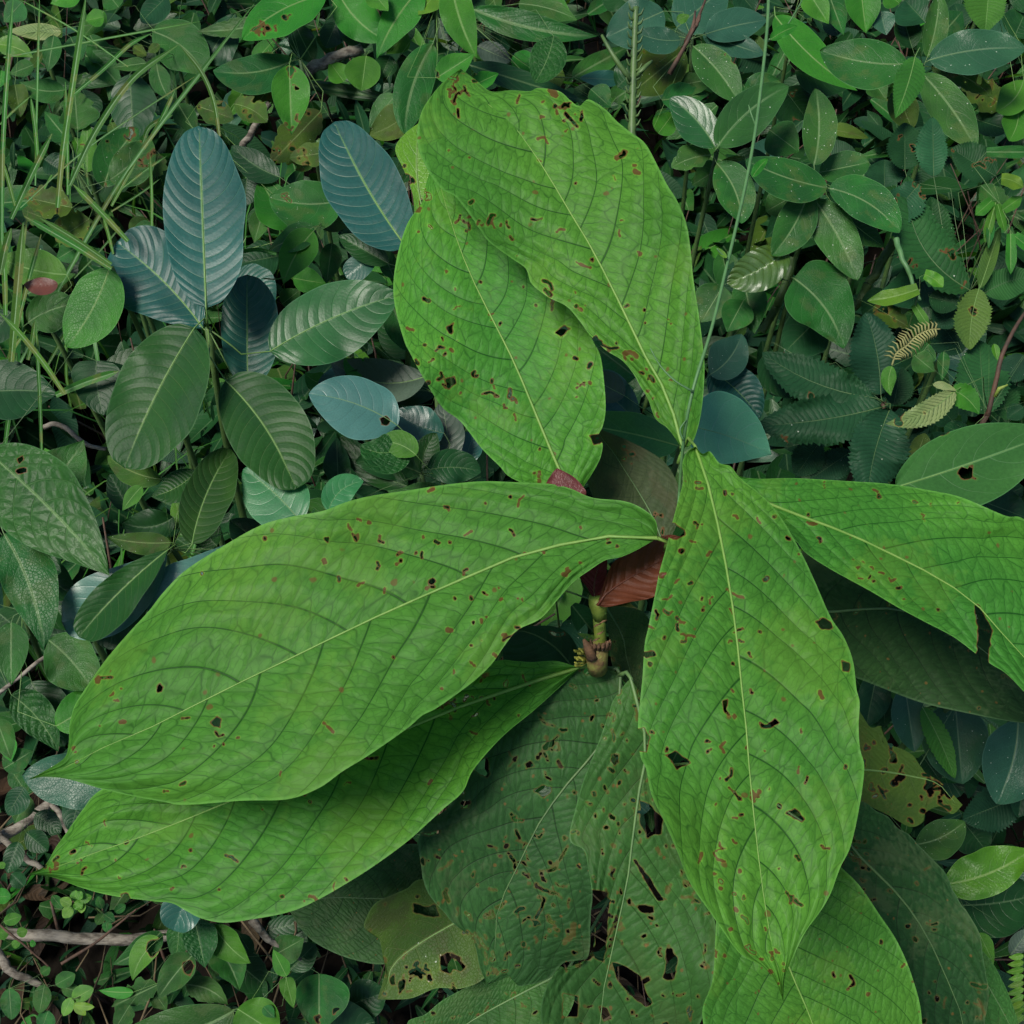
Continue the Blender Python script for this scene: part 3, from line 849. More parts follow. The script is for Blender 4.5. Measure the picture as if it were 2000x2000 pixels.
# upper right leaf
leaf(shrub, 'big',
     px('P', 1331, 867, 1317, 813, 1291, 748, 1262, 699, 1222, 616, 1186, 543, 1150, 475, 1110, 409, 1070, 341, 1034, 286, 994, 232, 965, 192, 925, 159, 900, 134),
     px('P', 1331, 875, 1317, 853, 1302, 835, 1280, 817, 1266, 780, 1251, 755, 1237, 730, 1215, 704, 1186, 686, 1168, 670, 1150, 652, 1132, 627, 1106, 598, 1070, 580,
        1038, 554, 1027, 525, 998, 504, 958, 475, 940, 453, 918, 420, 889, 384, 864, 370, 842, 344, 827, 315, 817, 290, 815, 254, 824, 217, 842, 188, 867, 159, 900, 134),
     px('P', 1331, 872, 1347, 871, 1360, 846, 1371, 795, 1376, 722, 1372, 670, 1365, 616, 1354, 543, 1349, 489, 1340, 435, 1322, 391, 1302, 359, 1280, 315, 1259, 279,
        1230, 257, 1204, 236, 1183, 214, 1150, 194, 1132, 207, 1114, 196, 1092, 178, 1052, 172, 1034, 178, 998, 176, 958, 178, 929, 156, 900, 134),
     0.80, k=0.22, ax=-0.10, droop=0.06, fold=0.10, tip_curl=0.10, holes=85, spots=0.5, node=P3(1325, 905, .805), rmid=0.0016, **BIG)
# upper left leaf
leaf(shrub, 'big',
     px('P', 1120, 985, 1092, 914, 1077, 882, 1041, 795, 1003, 705, 958, 616, 929, 558, 904, 500, 886, 449, 864, 380, 845, 320),
     px('P', 1120, 985, 1060, 960, 998, 933, 976, 911, 940, 875, 900, 824, 867, 799, 846, 770, 820, 726, 799, 686, 791, 670, 775, 616, 768, 565, 775, 504, 795, 438,
        824, 395, 831, 362, 845, 320),
     px('P', 1120, 985, 1140, 950, 1154, 929, 1172, 896, 1177, 867, 1168, 853, 1178, 830, 1183, 795, 1179, 737, 1172, 693, 1157, 663, 1110, 560, 1050, 500, 980, 420,
        900, 350, 845, 320),
     0.86, k=0.22, ax=-0.05, droop=0.08, fold=0.08, holes=65, spots=0.4, node=NODE, rmid=0.0017,
     bites=[[(1150, 850), (1185, 846), (1185, 862), (1160, 866)], [(868, 742), (886, 735), (889, 748), (876, 760)], [(872, 640), (886, 630), (882, 655), (876, 650)],
            [(1085, 650), (1104, 636), (1112, 642), (1096, 660)]], **BIG)
# yellow-green leaf peeping out behind the top
leaf(shrub, 'lime', px('P', 850, 500, 830, 430, 816, 360, 814, 300, 818, 240), px('P', 850, 500, 815, 440, 806, 380, 790, 335, 772, 292, 790, 262, 818, 240),
     px('P', 850, 500, 870, 430, 870, 370, 862, 310, 840, 260, 818, 240), 0.97, k=0.3, holes=14, node=None, rmid=0.0015, cell=4)
# long left leaf
leaf(shrub, 'big',
     px('P', 1284, 1051, 1230, 1045, 1157, 1052, 1085, 1067, 994, 1092, 886, 1139, 777, 1186, 680, 1231, 580, 1280, 442, 1346, 391, 1372, 290, 1423, 181, 1472, 127, 1492, 54, 1523),
     px('P', 1284, 1051, 1280, 1016, 1251, 991, 1215, 978, 1157, 972, 1114, 954, 1074, 945, 1012, 942, 940, 940, 867, 947, 795, 958, 722, 969, 672, 982, 630, 998, 565, 1010,
        507, 1027, 435, 1067, 362, 1114, 319, 1157, 290, 1194, 254, 1233, 210, 1284, 181, 1324, 160, 1355, 145, 1380, 136, 1416, 134, 1452, 125, 1481, 83, 1508, 54, 1523),
     px('P', 1284, 1051, 1244, 1074, 1212, 1088, 1183, 1094, 1157, 1110, 1121, 1136, 1092, 1168, 1056, 1208, 1012, 1230, 987, 1259, 962, 1295, 933, 1324, 904, 1347, 853, 1383,
        824, 1398, 795, 1423, 722, 1474, 670, 1506, 623, 1539, 562, 1561, 471, 1564, 362, 1572, 319, 1566, 254, 1554, 192, 1539, 138, 1523, 91, 1517, 54, 1523),
     0.755, k=0.55, ax=-0.10, droop=0.03, fold=0.12, holes=85, spots=0.45, node=P3(1300, 1075, .775), rmid=0.0016, hsize=1.05,
     bites=[[(417, 1404), (424, 1398), (430, 1406), (428, 1420), (418, 1418), (412, 1410)], [(306, 1340), (312, 1336), (318, 1342), (316, 1350), (308, 1352)]], **BIG)
# leaf below it
leaf(shrub, 'big',
     px('P', 1135, 1303, 1121, 1307, 1049, 1329, 976, 1354, 904, 1378, 802, 1420, 620, 1496, 442, 1568, 362, 1601, 283, 1632, 199, 1659, 109, 1688, 54, 1708),
     px('P', 1135, 1303, 1117, 1299, 1085, 1291, 1038, 1293, 1005, 1291, 969, 1291, 880, 1320, 700, 1400, 560, 1450, 400, 1490, 260, 1515, 192, 1546, 163, 1579, 130, 1626, 109, 1655,
        87, 1691, 54, 1708),
     px('P', 1135, 1303, 1090, 1345, 1040, 1390, 980, 1440, 925, 1503, 904, 1546, 867, 1579, 831, 1612, 795, 1644, 741, 1684, 686, 1720, 616, 1760, 562, 1782, 489, 1796, 435, 1802,
        391, 1793, 362, 1778, 335, 1764, 297, 1760, 217, 1749, 163, 1735, 101, 1713, 54, 1708),
     0.835, k=0.6, ax=-0.10, droop=0.02, fold=0.10, holes=75, spots=0.4, node=P3(1168, 1302, .84), rmid=0.0017, matkey='big', **BIG)
# leaf hanging towards the viewer
leaf(shrub, 'big',
     px('P', 1358, 872, 1362, 893, 1391, 969, 1405, 1041, 1423, 1132, 1438, 1237, 1449, 1346, 1456, 1405, 1465, 1517, 1478, 1644, 1492, 1753, 1505, 1843, 1517, 1916, 1530, 1956),
     px('P', 1358, 872, 1343, 882, 1333, 904, 1334, 940, 1322, 987, 1312, 1025, 1300, 1074, 1288, 1117, 1280, 1157, 1266, 1226, 1259, 1259, 1255, 1320, 1251, 1360, 1246, 1416,
        1250, 1474, 1262, 1503, 1273, 1554, 1299, 1608, 1324, 1666, 1347, 1724, 1387, 1782, 1409, 1814, 1445, 1862, 1488, 1887, 1514, 1916, 1530, 1956),
     px('P', 1358, 872, 1372, 886, 1387, 882, 1405, 904, 1427, 911, 1445, 933, 1481, 962, 1507, 987, 1536, 1027, 1568, 1085, 1590, 1132, 1622, 1204, 1648, 1244, 1666, 1291,
        1673, 1346, 1679, 1372, 1677, 1420, 1680, 1463, 1688, 1499, 1680, 1568, 1662, 1651, 1641, 1695, 1622, 1746, 1601, 1782, 1572, 1822, 1543, 1883, 1532, 1916, 1530, 1956),
     0.765, k=0.7, droop=0.10, fold=0.08, holes=110, spots=0.45, node=P3(1330, 880, .80), rmid=0.0012, hsize=1.05,
     bites=[[(1296, 1018), (1318, 1022), (1338, 1036), (1336, 1046), (1322, 1054), (1296, 1048)], [(1594, 1214), (1608, 1208), (1622, 1216), (1628, 1226), (1606, 1230)],
            [(1304, 1476), (1318, 1466), (1348, 1490), (1322, 1502)], [(1424, 1538), (1436, 1545), (1450, 1564), (1442, 1564)],
            [(1536, 1588), (1552, 1578), (1572, 1600), (1566, 1606)], [(1645, 1292), (1660, 1296), (1658, 1314), (1646, 1310)],
            [(1484, 1412), (1500, 1416), (1514, 1405), (1522, 1412), (1504, 1422), (1488, 1420)], [(1410, 1368), (1421, 1366), (1418, 1384), (1424, 1396), (1416, 1390)],
            [(1236, 1425), (1258, 1420), (1270, 1440), (1262, 1468), (1240, 1466)], [(1254, 1275), (1276, 1272), (1280, 1280), (1262, 1286)]], **BIG)
# right-hand leaf, folded along its midrib
leaf(shrub, 'big',
     px('P', 1400, 905, 1440, 940, 1507, 987, 1575, 1012, 1662, 1045, 1753, 1088, 1825, 1125, 1901, 1175, 1960, 1240, 2040, 1330, 2110, 1430),
     px('P', 1400, 905, 1456, 933, 1554, 934, 1662, 940, 1735, 945, 1818, 958, 1880, 972, 1963, 1007, 2000, 1014, 2080, 1080, 2130, 1250, 2110, 1430),
     px('P', 1400, 905, 1440, 960, 1546, 1049, 1575, 1081, 1626, 1114, 1699, 1154, 1753, 1186, 1807, 1215, 1862, 1244, 1909, 1279, 1940, 1300, 1970, 1320, 2040, 1390, 2110, 1430),
     0.80, k=0.52, ax=0.05, droop=0.05, fold=0.16, holes=26, spots=0.5, node=P3(1350, 900, .80), rmid=0.0016, cell=4.0, wave=0.3,
     bites=[[(1904, 1182), (1912, 1180), (1938, 1232), (1932, 1262), (1930, 1296), (1906, 1290), (1912, 1240)], [(1703, 955), (1716, 960), (1722, 972), (1716, 974), (1712, 962)]])
# darker leaf under it
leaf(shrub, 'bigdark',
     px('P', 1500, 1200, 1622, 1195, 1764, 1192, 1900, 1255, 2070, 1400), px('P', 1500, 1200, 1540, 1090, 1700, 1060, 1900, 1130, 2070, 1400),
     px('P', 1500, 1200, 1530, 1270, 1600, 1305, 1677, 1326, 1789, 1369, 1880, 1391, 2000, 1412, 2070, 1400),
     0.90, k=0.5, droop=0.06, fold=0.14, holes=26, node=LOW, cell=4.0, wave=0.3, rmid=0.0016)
# old dark leaf at the bottom, left of the stem
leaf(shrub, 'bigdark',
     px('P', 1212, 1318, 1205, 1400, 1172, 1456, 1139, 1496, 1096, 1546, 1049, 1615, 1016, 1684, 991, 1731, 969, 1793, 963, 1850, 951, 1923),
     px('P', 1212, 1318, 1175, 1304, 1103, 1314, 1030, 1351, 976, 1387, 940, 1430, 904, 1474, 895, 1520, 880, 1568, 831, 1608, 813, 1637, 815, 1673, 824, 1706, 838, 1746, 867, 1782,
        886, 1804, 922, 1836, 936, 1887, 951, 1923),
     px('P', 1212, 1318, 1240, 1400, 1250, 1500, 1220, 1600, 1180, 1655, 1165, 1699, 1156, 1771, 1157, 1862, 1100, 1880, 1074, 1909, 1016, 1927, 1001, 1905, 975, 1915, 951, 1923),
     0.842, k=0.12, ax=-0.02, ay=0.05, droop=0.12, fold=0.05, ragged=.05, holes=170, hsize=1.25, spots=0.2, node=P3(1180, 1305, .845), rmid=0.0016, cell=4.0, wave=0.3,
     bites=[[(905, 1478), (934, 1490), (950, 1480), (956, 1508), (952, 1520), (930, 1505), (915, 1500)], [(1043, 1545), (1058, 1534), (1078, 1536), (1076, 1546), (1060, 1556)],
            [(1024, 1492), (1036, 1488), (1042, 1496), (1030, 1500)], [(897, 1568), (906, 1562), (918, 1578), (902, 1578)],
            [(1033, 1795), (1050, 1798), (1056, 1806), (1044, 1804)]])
# perforated leaf right of it
leaf(shrub, 'bigmid',
     px('P', 1232, 1325, 1262, 1452, 1251, 1528, 1237, 1626, 1226, 1717, 1212, 1782, 1193, 1869, 1172, 1970, 1160, 2080),
     px('P', 1232, 1325, 1222, 1335, 1197, 1369, 1190, 1391, 1164, 1463, 1139, 1525, 1125, 1575, 1112, 1639, 1140, 1660, 1148, 1691, 1158, 1760, 1160, 1843, 1132, 1887, 1085, 1900, 1056, 1970,
        1080, 2060, 1160, 2080),
     px('P', 1232, 1325, 1248, 1354, 1285, 1460, 1290, 1561, 1310, 1626, 1340, 1691, 1370, 1750, 1398, 1807, 1394, 1909, 1372, 1988, 1320, 2060, 1160, 2080),
     0.815, k=0.15, ay=0.05, droop=0.09, fold=0.05, holes=230, spots=0.25, hsize=1.15, node=P3(1210, 1318, .83), rmid=0.0016, cell=4.0, wave=0.35,
     bites=[[(1236, 1678), (1244, 1682), (1268, 1712), (1290, 1752), (1302, 1756), (1286, 1760), (1262, 1724)],
            [(1196, 1880), (1212, 1882), (1246, 1902), (1274, 1960), (1262, 1966), (1226, 1940), (1204, 1908)],
            [(1300, 1856), (1310, 1852), (1322, 1872), (1318, 1910), (1304, 1916), (1296, 1908), (1302, 1880)],
            [(1230, 1762), (1242, 1768), (1276, 1770), (1276, 1782), (1256, 1782)],
            [(1250, 1565), (1268, 1570), (1296, 1600), (1290, 1628), (1266, 1634), (1250, 1610)],
            [(1196, 1473), (1208, 1474), (1210, 1490), (1200, 1496), (1194, 1486)],
            [(1146, 1738), (1182, 1742), (1190, 1760), (1186, 1830), (1180, 1880), (1162, 1870), (1164, 1810), (1150, 1780)],
            [(1100, 1940), (1130, 1945), (1128, 1985), (1100, 1985)], [(1170, 1965), (1184, 1968), (1196, 1990), (1180, 1996)]])
# bottom right leaf below the hanging one
leaf(shrub, 'big',
     px('P', 1470, 1560, 1490, 1700, 1510, 1800, 1543, 1894, 1586, 1996, 1650, 2180), px('P', 1470, 1560, 1405, 1700, 1398, 1818, 1392, 1912, 1372, 1988, 1420, 2090, 1650, 2180),
     px('P', 1470, 1560, 1560, 1620, 1644, 1695, 1680, 1731, 1717, 1785, 1753, 1840, 1782, 1909, 1800, 1988, 1790, 2080, 1650, 2180),
     0.80, k=0.45, droop=0.10, fold=0.10, holes=24, spots=0.6, node=LOW, rmid=0.0016, **BIG)
# greyish worn leaf at the lower right
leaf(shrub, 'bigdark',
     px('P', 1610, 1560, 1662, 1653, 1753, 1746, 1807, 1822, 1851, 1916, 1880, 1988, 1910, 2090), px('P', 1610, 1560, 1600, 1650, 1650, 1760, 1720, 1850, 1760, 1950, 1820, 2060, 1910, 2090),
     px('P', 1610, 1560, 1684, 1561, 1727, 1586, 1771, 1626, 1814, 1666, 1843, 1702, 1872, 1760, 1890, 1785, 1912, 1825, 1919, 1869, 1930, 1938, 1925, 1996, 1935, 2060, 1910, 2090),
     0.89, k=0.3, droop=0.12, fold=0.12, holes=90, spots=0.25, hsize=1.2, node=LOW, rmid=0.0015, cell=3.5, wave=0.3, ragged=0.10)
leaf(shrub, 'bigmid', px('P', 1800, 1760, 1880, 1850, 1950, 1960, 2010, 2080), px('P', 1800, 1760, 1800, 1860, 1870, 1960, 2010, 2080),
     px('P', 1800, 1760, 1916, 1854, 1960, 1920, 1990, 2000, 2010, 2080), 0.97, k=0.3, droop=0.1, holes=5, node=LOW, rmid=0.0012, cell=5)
# riddled yellow-green leaf between them
leaf(shrub, 'oli', px('P', 1640, 1500, 1684, 1503, 1735, 1508, 1785, 1517, 1830, 1530, 1880, 1572),
     px('P', 1640, 1500, 1660, 1440, 1672, 1385, 1700, 1420, 1722, 1418, 1724, 1450, 1760, 1462, 1788, 1480, 1793, 1500, 1840, 1530, 1880, 1572),
     px('P', 1640, 1500, 1660, 1550, 1700, 1575, 1735, 1592, 1778, 1615, 1804, 1604, 1806, 1588, 1836, 1575, 1860, 1590, 1880, 1572),
     0.93, k=0.35, droop=0.06, fold=0.1, holes=60, hsize=1.5, spots=0.0, node=LOW, rmid=0.0013, cell=3.0, matkey='limeo')
# smooth dark leaf below left
leaf(shrub, 'bigdark', px('P', 880, 1735, 800, 1752, 737, 1755, 650, 1753, 555, 1762), px('P', 880, 1735, 840, 1660, 780, 1650, 690, 1680, 600, 1720, 555, 1762),
     px('P', 880, 1735, 840, 1850, 759, 1882, 697, 1876, 638, 1854, 594, 1822, 555, 1762), 0.98, k=0.45, holes=4, node=LOW, rmid=0.0013, cell=5, fold=0.1)
# mottled ragged leaf
leaf(shrub, 'oli', px('P', 960, 1762, 886, 1804, 824, 1840, 770, 1883, 737, 1952),
     px('P', 960, 1762, 900, 1730, 824, 1717, 795, 1735, 770, 1746, 733, 1764, 715, 1793, 712, 1814, 737, 1825, 748, 1869, 752, 1900, 737, 1952),
     px('P', 960, 1762, 975, 1830, 950, 1905, 904, 1930, 853, 1930, 806, 1949, 770, 1952, 737, 1952),
     0.955, k=0.35, holes=40, hsize=1.3, spots=0.2, node=LOW, rmid=0.0013, cell=3.5, fold=0.15,
     bites=[[(806, 1766), (830, 1770), (850, 1768), (860, 1790), (830, 1788), (808, 1780)], [(858, 1868), (876, 1862), (892, 1884), (880, 1902), (862, 1894)],
            [(884, 1880), (900, 1876), (912, 1888), (900, 1898), (888, 1894)], [(762, 1912), (770, 1904), (772, 1922), (764, 1926)],
            [(778, 1916), (792, 1914), (790, 1930), (780, 1940)], [(872, 1862), (884, 1860), (900, 1870), (896, 1876)]])
# leaf at the lower edge
leaf(shrub, 'bigmid', px('P', 1110, 1892, 1074, 1912, 1000, 1950, 918, 1996, 830, 2060), px('P', 1110, 1892, 1060, 1880, 1005, 1890, 933, 1918, 867, 1952, 831, 1981, 795, 2000, 830, 2060),
     px('P', 1110, 1892, 1120, 1960, 1060, 2040, 960, 2080, 830, 2060), 0.96, k=0.4, holes=18, spots=0.2, node=LOW, rmid=0.0015, cell=5, fold=0.1)
# dark brownish leaf behind the middle
leaf(shrub, 'bigdark', px('P', 1300, 1075, 1270, 1000, 1215, 910, 1165, 835), px('P', 1300, 1075, 1200, 1040, 1150, 950, 1140, 880, 1165, 835),
     px('P', 1300, 1075, 1330, 1000, 1325, 950, 1295, 900, 1230, 862, 1165, 835), 0.92, k=0.3, holes=14, node=P3(1250, 1150, .9), rmid=0.0012, cell=5, fold=0.1, matkey='oldbrown')
leaf(shrub, 'bigdark', px('P', 1180, 1180, 1215, 1240, 1225, 1290, 1250, 1380), px('P', 1180, 1180, 1190, 1250, 1200, 1310, 1250, 1380), px('P', 1180, 1180, 1262, 1200, 1275, 1290, 1250, 1380),
     0.90, k=0.3, holes=10, node=LOW, rmid=0.001, cell=5)
leaf(shrub, 'bigdark', px('P', 1130, 1320, 1090, 1270, 1045, 1240, 990, 1225), px('P', 1130, 1320, 1050, 1315, 985, 1290, 990, 1225), px('P', 1130, 1320, 1130, 1270, 1090, 1225, 990, 1225),
     0.93, k=0.35, holes=3, node=LOW, rmid=0.001, cell=5, matkey='drk')

# young red leaves
RL = dict(cell=3.0, node=None, name='young_leaf')
leaf(shrub, 'red', px('E', 1425, 1470, 1480, 1400, 1600, 1320, 1780, 1220, 'P', 1318, 1072, 1338, 1050),
     px('E', 1425, 1470, 1465, 1340, 1510, 1240, 1580, 1190, 1680, 1130, 1800, 1090, 1860, 1095, 'P', 1338, 1050),
     px('E', 1425, 1470, 1480, 1478, 1600, 1452, 1740, 1418, 'P', 1312, 1125, 1330, 1075, 1338, 1050),
     0.786, k=0.3, ax=-0.05, fold=0.12, wave=0.5, holes=0, rmid=0.0011, matkey='red2', label='glossy brick-red young leaf above the stem tip', **RL)
leaf(shrub, 'red', px('P', 1165, 1182, 1160, 1150, 1166, 1115, 1180, 1075), px('P', 1165, 1182, 1148, 1150, 1134, 1126, 1150, 1100, 1180, 1075),
     px('P', 1165, 1182, 1180, 1160, 1184, 1130, 1186, 1095, 1180, 1075), 0.798, k=0.2, fold=0.1, wave=0.3, rmid=0.001, matkey='red2', label='narrow upright red young leaf', **RL)
leaf(shrub, 'red', px('P', 1128, 985, 1118, 955, 1104, 935, 1088, 914), px('P', 1128, 985, 1095, 975, 1066, 952, 1078, 925, 1088, 914), px('P', 1128, 985, 1145, 965, 1136, 947, 1117, 929, 1088, 914),
     0.775, k=0.3, fold=0.05, wave=0.6, rmid=0.0006, bites=[[(1060, 955), (1078, 949), (1090, 955), (1098, 962), (1106, 960), (1112, 966), (1112, 1000), (1060, 990)]],
     label='crumpled purplish red leaf tip on the long leaf edge', **RL)
# ---------------------------------------------------------------- the plants around it (tile pixel, see TILE)
H = lambda n, s=1.0, **kw: dict(holes=n, hsize=s, **kw)
R = lambda x, **kw: dict(ragged=x, **kw)

# --- left: saplings with ribbed leaves, tinted for blue sky sheen
plant('ribbed_sapling', 'sapling with upright ribbed leaves coloured with blue sky sheen, the tallest of them beside the grass', 'A', (1122, 1770), 1.20, [
    (1112, 1660, 1072, 678, 390, 0, -0.03, 'rib', dict(fold=.10, ax=.03, k=.30, ay=.02, asym=-.05, prof='obl', wave=.12)),
    (1095, 1770, 625, 1305, 400, -30, 0.02, 'rib', dict(fold=.22, ax=-.05, k=.4, asym=.1, wave=.4)),
    (1050, 1765, 672, 2525, 420, -25, -0.05, 'ribb', dict(fold=.16, k=.45, prof='obl', asym=.05)),
    (1215, 2050, 1590, 2640, 380, 45, -0.04, 'ribb', dict(fold=.14, k=.45, prof='obl')),
    (1335, 2080, 1330, 1480, 285, 0, 0.04, 'rib', dict(fold=.3, k=.35, prof='obl')),
    (1455, 1895, 2150, 1590, 360, 30, 0.03, 'rib', dict(fold=.15, k=.42, prof='ell', matkey='ribg')),
], cat='sapling', stem_r=0.005, stem_mat='stem')
plant('ribbed_sapling', 'ribbed leaf coloured dark teal for sky sheen on a sapling tucked behind the upper big leaf', 'B', (420, 1420), 1.22, [
    (395, 1330, 10, 655, 355, 25, 0, 'rib', dict(fold=.12, ax=-.08, k=.3, prof='obl')),
    (300, 1420, 30, 1270, 120, 0, .05, 'drk'), (245, 1330, 70, 1495, 120, 10, .06, 'blu'), (300, 1600, 430, 1900, 170, 0, .12, 'gen', dict(prof='ell')),
    (330, 1500, 250, 1300, 90, 0, .09, 'gen'),
], cat='sapling')
plant('glossy_sapling', 'low sapling with a glossy round leaf coloured with pale blue sky sheen in front', 'E', (480, 760), 1.20, [
    (350, 500, -130, 330, 300, -35, -.06, 'blu', dict(k=.5, fold=.1, matkey='bluepale', prof='ell', bites=[[(744, 818), (754, 812), (762, 822), (756, 830), (746, 828)]])),
    (600, 540, 330, 420, 210, 20, .02, 'blu', dict(prof='ell')),
    (640, 690, 590, 370, 170, 0, .03, 'gry', dict(prof='ell')), (690, 760, 760, 540, 140, 0, .05, 'blu'),
    (410, 590, 150, 605, 190, 50, -.08, 'qui', dict(prof='ell')), (450, 660, 250, 590, 130, -25, -.095, 'brt', dict(prof='ell')),
    (510, 740, 800, 750, 170, 20, -.06, 'drk', dict(prof='ell')), (480, 740, 560, 540, 120, 20, -.02, 'drk'),
    (410, 830, 40, 560, 150, 40, .01, 'drk', dict(k=.3)), (480, 760, 120, 700, 170, -30, .02, 'drk'), (30, 810, 20, 560, 130, 0, .0, 'blu', dict(prof='acu', matkey='drk')),
    (450, 780, 80, 800, 150, 30, .03, 'drk'), (580, 830, 290, 850, 120, 40, -.01, 'gen'), (400, 860, 200, 850, 150, 20, .06, 'drk'),
], cat='sapling')
plant('grey_leaved_sapling', 'sapling with a greyish corrugated leaf half lit, above the sheen-tinted round leaf', 'E', (560, 330), 1.30, [
    (500, 235, -10, 150, 210, 75, .0, 'gry', dict(fold=.3, k=.45, prof='ell')), (560, 320, 60, 230, 190, 10, .03, 'drk', dict(prof='ell')),
    (450, 390, 80, 230, 150, 30, .05, 'gen'), (-10, 260, -150, 210, 110, 30, .06, 'brt'), (60, 150, -60, 330, 120, 10, .07, 'blu'),
    (190, 200, 60, 130, 110, 20, .02, 'brt', dict(prof='acu')), (430, 130, 260, -90, 190, 0, .08, 'drk'),
], cat='sapling')
plant('smooth_sapling', 'young plant with rounded smooth leaves fanning beside the long leaf edge', 'D', (930, 1165), 1.12, [
    (1035, 1140, 1245, 628, 230, 30, -.02, 'gen', dict(fold=.4, k=.45, prof='obl', matkey='ribb')),
    (1620, 1020, 1310, 735, 310, -20, -.01, 'brt', dict(fold=.15, k=.4, prof='ell', matkey='brtb')),
    (1770, 960, 1960, 800, 140, 40, .01, 'brt', dict(prof='ell', matkey='brtb')),
    (900, 1165, 332, 1560, 300, 75, -.02, 'blu', dict(k=.45, matkey='bluepale')), (1260, 1130, 780, 1470, 260, 50, .0, 'blu', dict(k=.45, matkey='bluepale')),  # colour lightened here because these leaves lie in shade
    (905, 1170, 425, 1640, 205, -20, -.035, 'ribb', dict(k=.45, prof='obo')), (900, 1200, 590, 1710, 230, -60, .03, 'drk', dict(prof='obo')),
    (920, 1130, 575, 1100, 110, 15, -.03, 'oli', dict(prof='lan')), (1060, 745, 812, 882, 150, 25, .02, 'oli', dict(prof='lan', matkey='ribb')),
    (870, 790, 580, 662, 120, 25, .03, 'oli'), (935, 995, 658, 1020, 165, 40, .02, 'drk'), (765, 828, 660, 960, 75, -5, -.05, 'brt'),
    (1000, 1060, 940, 900, 90, 0, .03, 'lime', dict(prof='ell')), (1170, 1150, 1020, 1000, 150, 0, .06, 'drk'), (1480, 1190, 1240, 1010, 180, 0, .05, 'drk'),
    (700, 960, 590, 760, 120, 0, .05, 'drk'), (690, 1205, 800, 1130, 90, 0, .04, 'gen'),
], cat='sapling', stem_r=.004)
plant('vine_plant', 'bright green pointed leaf hanging beside the ribbed sapling', 'A', (600, 1440), 1.22, [
    (590, 1445, 358, 1872, 270, 25, 0, 'brt', dict(fold=.1, k=.35, prof='ell')), (150, 1740, 415, 1640, 200, 20, .05, 'gen', dict(prof='ell')),
], cat='creeper')
plant('round_leaved_plant', 'round green leaf with a fallen red leaf lying on it', 'A', (240, 1700), 1.28, [
    (360, 1480, 0, 1390, 190, 20, 0, 'gen', dict(fold=.05, prof='ell', k=.5, matkey='brt')), (60, 1680, -80, 1850, 150, 0, .03, 'drk'),
], cat='plant')
rl = thing('fallen_leaf', 'reddish brown fallen leaf lying on a round green leaf', 'dead leaf', tuple(P3(*tp('A', 220, 1530), 1.22)))
simple_leaf(rl, 'A', (312, 1530, 128, 1532, 86, 10, 0, 'deadred', dict(k=.5, fold=.1, prof='ell')), 1.22, None)

plant('quilted_shrub', 'shrub with a large puckered glossy leaf at the left edge', 'D', (-60, 690), 1.12, [
    (-70, 640, 592, 1310, 420, 25, 0, 'qui', dict(k=.5, fold=.12, prof='acu', bites=[[(34, 896), (44, 888), (46, 898), (38, 904)], [(30, 920), (50, 912), (52, 922), (36, 926)]])),
    (200, 870, 452, 576, 250, -20, .05, 'gen', dict(fold=.2, prof='acu')), (20, 1080, 238, 1715, 265, 40, -.03, 'gen', dict(prof='acu', fold=.15)),
    (-120, 330, 312, 330, 290, 20, .08, 'drk', dict(prof='acu')), (520, 150, 560, 445, 235, -15, .07, 'drk', dict(prof='hea')),
    (300, 780, 240, 620, 120, 0, .08, 'brt'), (60, 1150, 330, 1290, 240, 0, .06, 'drk'), (130, 1240, 400, 1420, 200, 0, .09, 'drk'),
], k=.42)
plant('dark_shrub', 'dark glossy low shrub below the puckered leaf at the left edge', 'D', (120, 1500), 1.22, [
    (170, 1300, 390, 1600, 200, 0, 0, 'drk'), (260, 1655, 500, 1930, 260, 20, -.02, 'gen', dict(prof='ell')), (60, 1560, 60, 1900, 165, 0, .0, 'gen'),
    (-20, 1500, 160, 1650, 170, 0, .06, 'drk'), (300, 2120, 580, 1860, 190, -30, -.04, 'brt', dict(prof='lan', k=.5)), (60, 1950, 315, 2260, 190, 30, .0, 'qui'),
    (170, 1880, 350, 2230, 240, 0, .03, 'drk'), (-30, 1700, -20, 2000, 140, 0, .04, 'drk'), (-20, 2080, 60, 2300, 130, 0, .05, 'gen'),
    (20, 2350, 180, 2250, 120, 0, .08, 'gen'), (130, 2450, 40, 2600, 120, 0, .10, 'drk'),
])
plant('blue_leaved_plant', 'plant with a blue-grey leaf showing under the long leaf tip', 'G', (540, 640), 1.10, [
    (640, 600, 118, 590, 270, 10, 0, 'blu', dict(k=.5, fold=.08, matkey='blug', prof='ell')), (1050, 1130, 935, 1430, 190, 0, .1, 'blu', dict(k=.4)),
    (430, 700, 380, 900, 140, 0, .15, 'drk'),
])
plant('seedling', 'trio of dull green leaves beside the grey twigs at the lower left', 'G', (130, 760), 1.36, [
    (150, 700, 80, 850, 120, 0, 0, 'gen'), (140, 900, 260, 1000, 110, 0, .02, 'drk'), (190, 800, 330, 900, 120, 0, .03, 'drk'), (60, 560, 150, 700, 100, 0, .0, 'gen'),
    (20, 380, 60, 520, 90, 0, -.05, 'brt'), (100, 950, 40, 1120, 100, 0, .02, 'drk'), (130, 1190, 60, 1120, 80, 0, 0, 'drk'),
], cat='seedling', stem_r=.002)

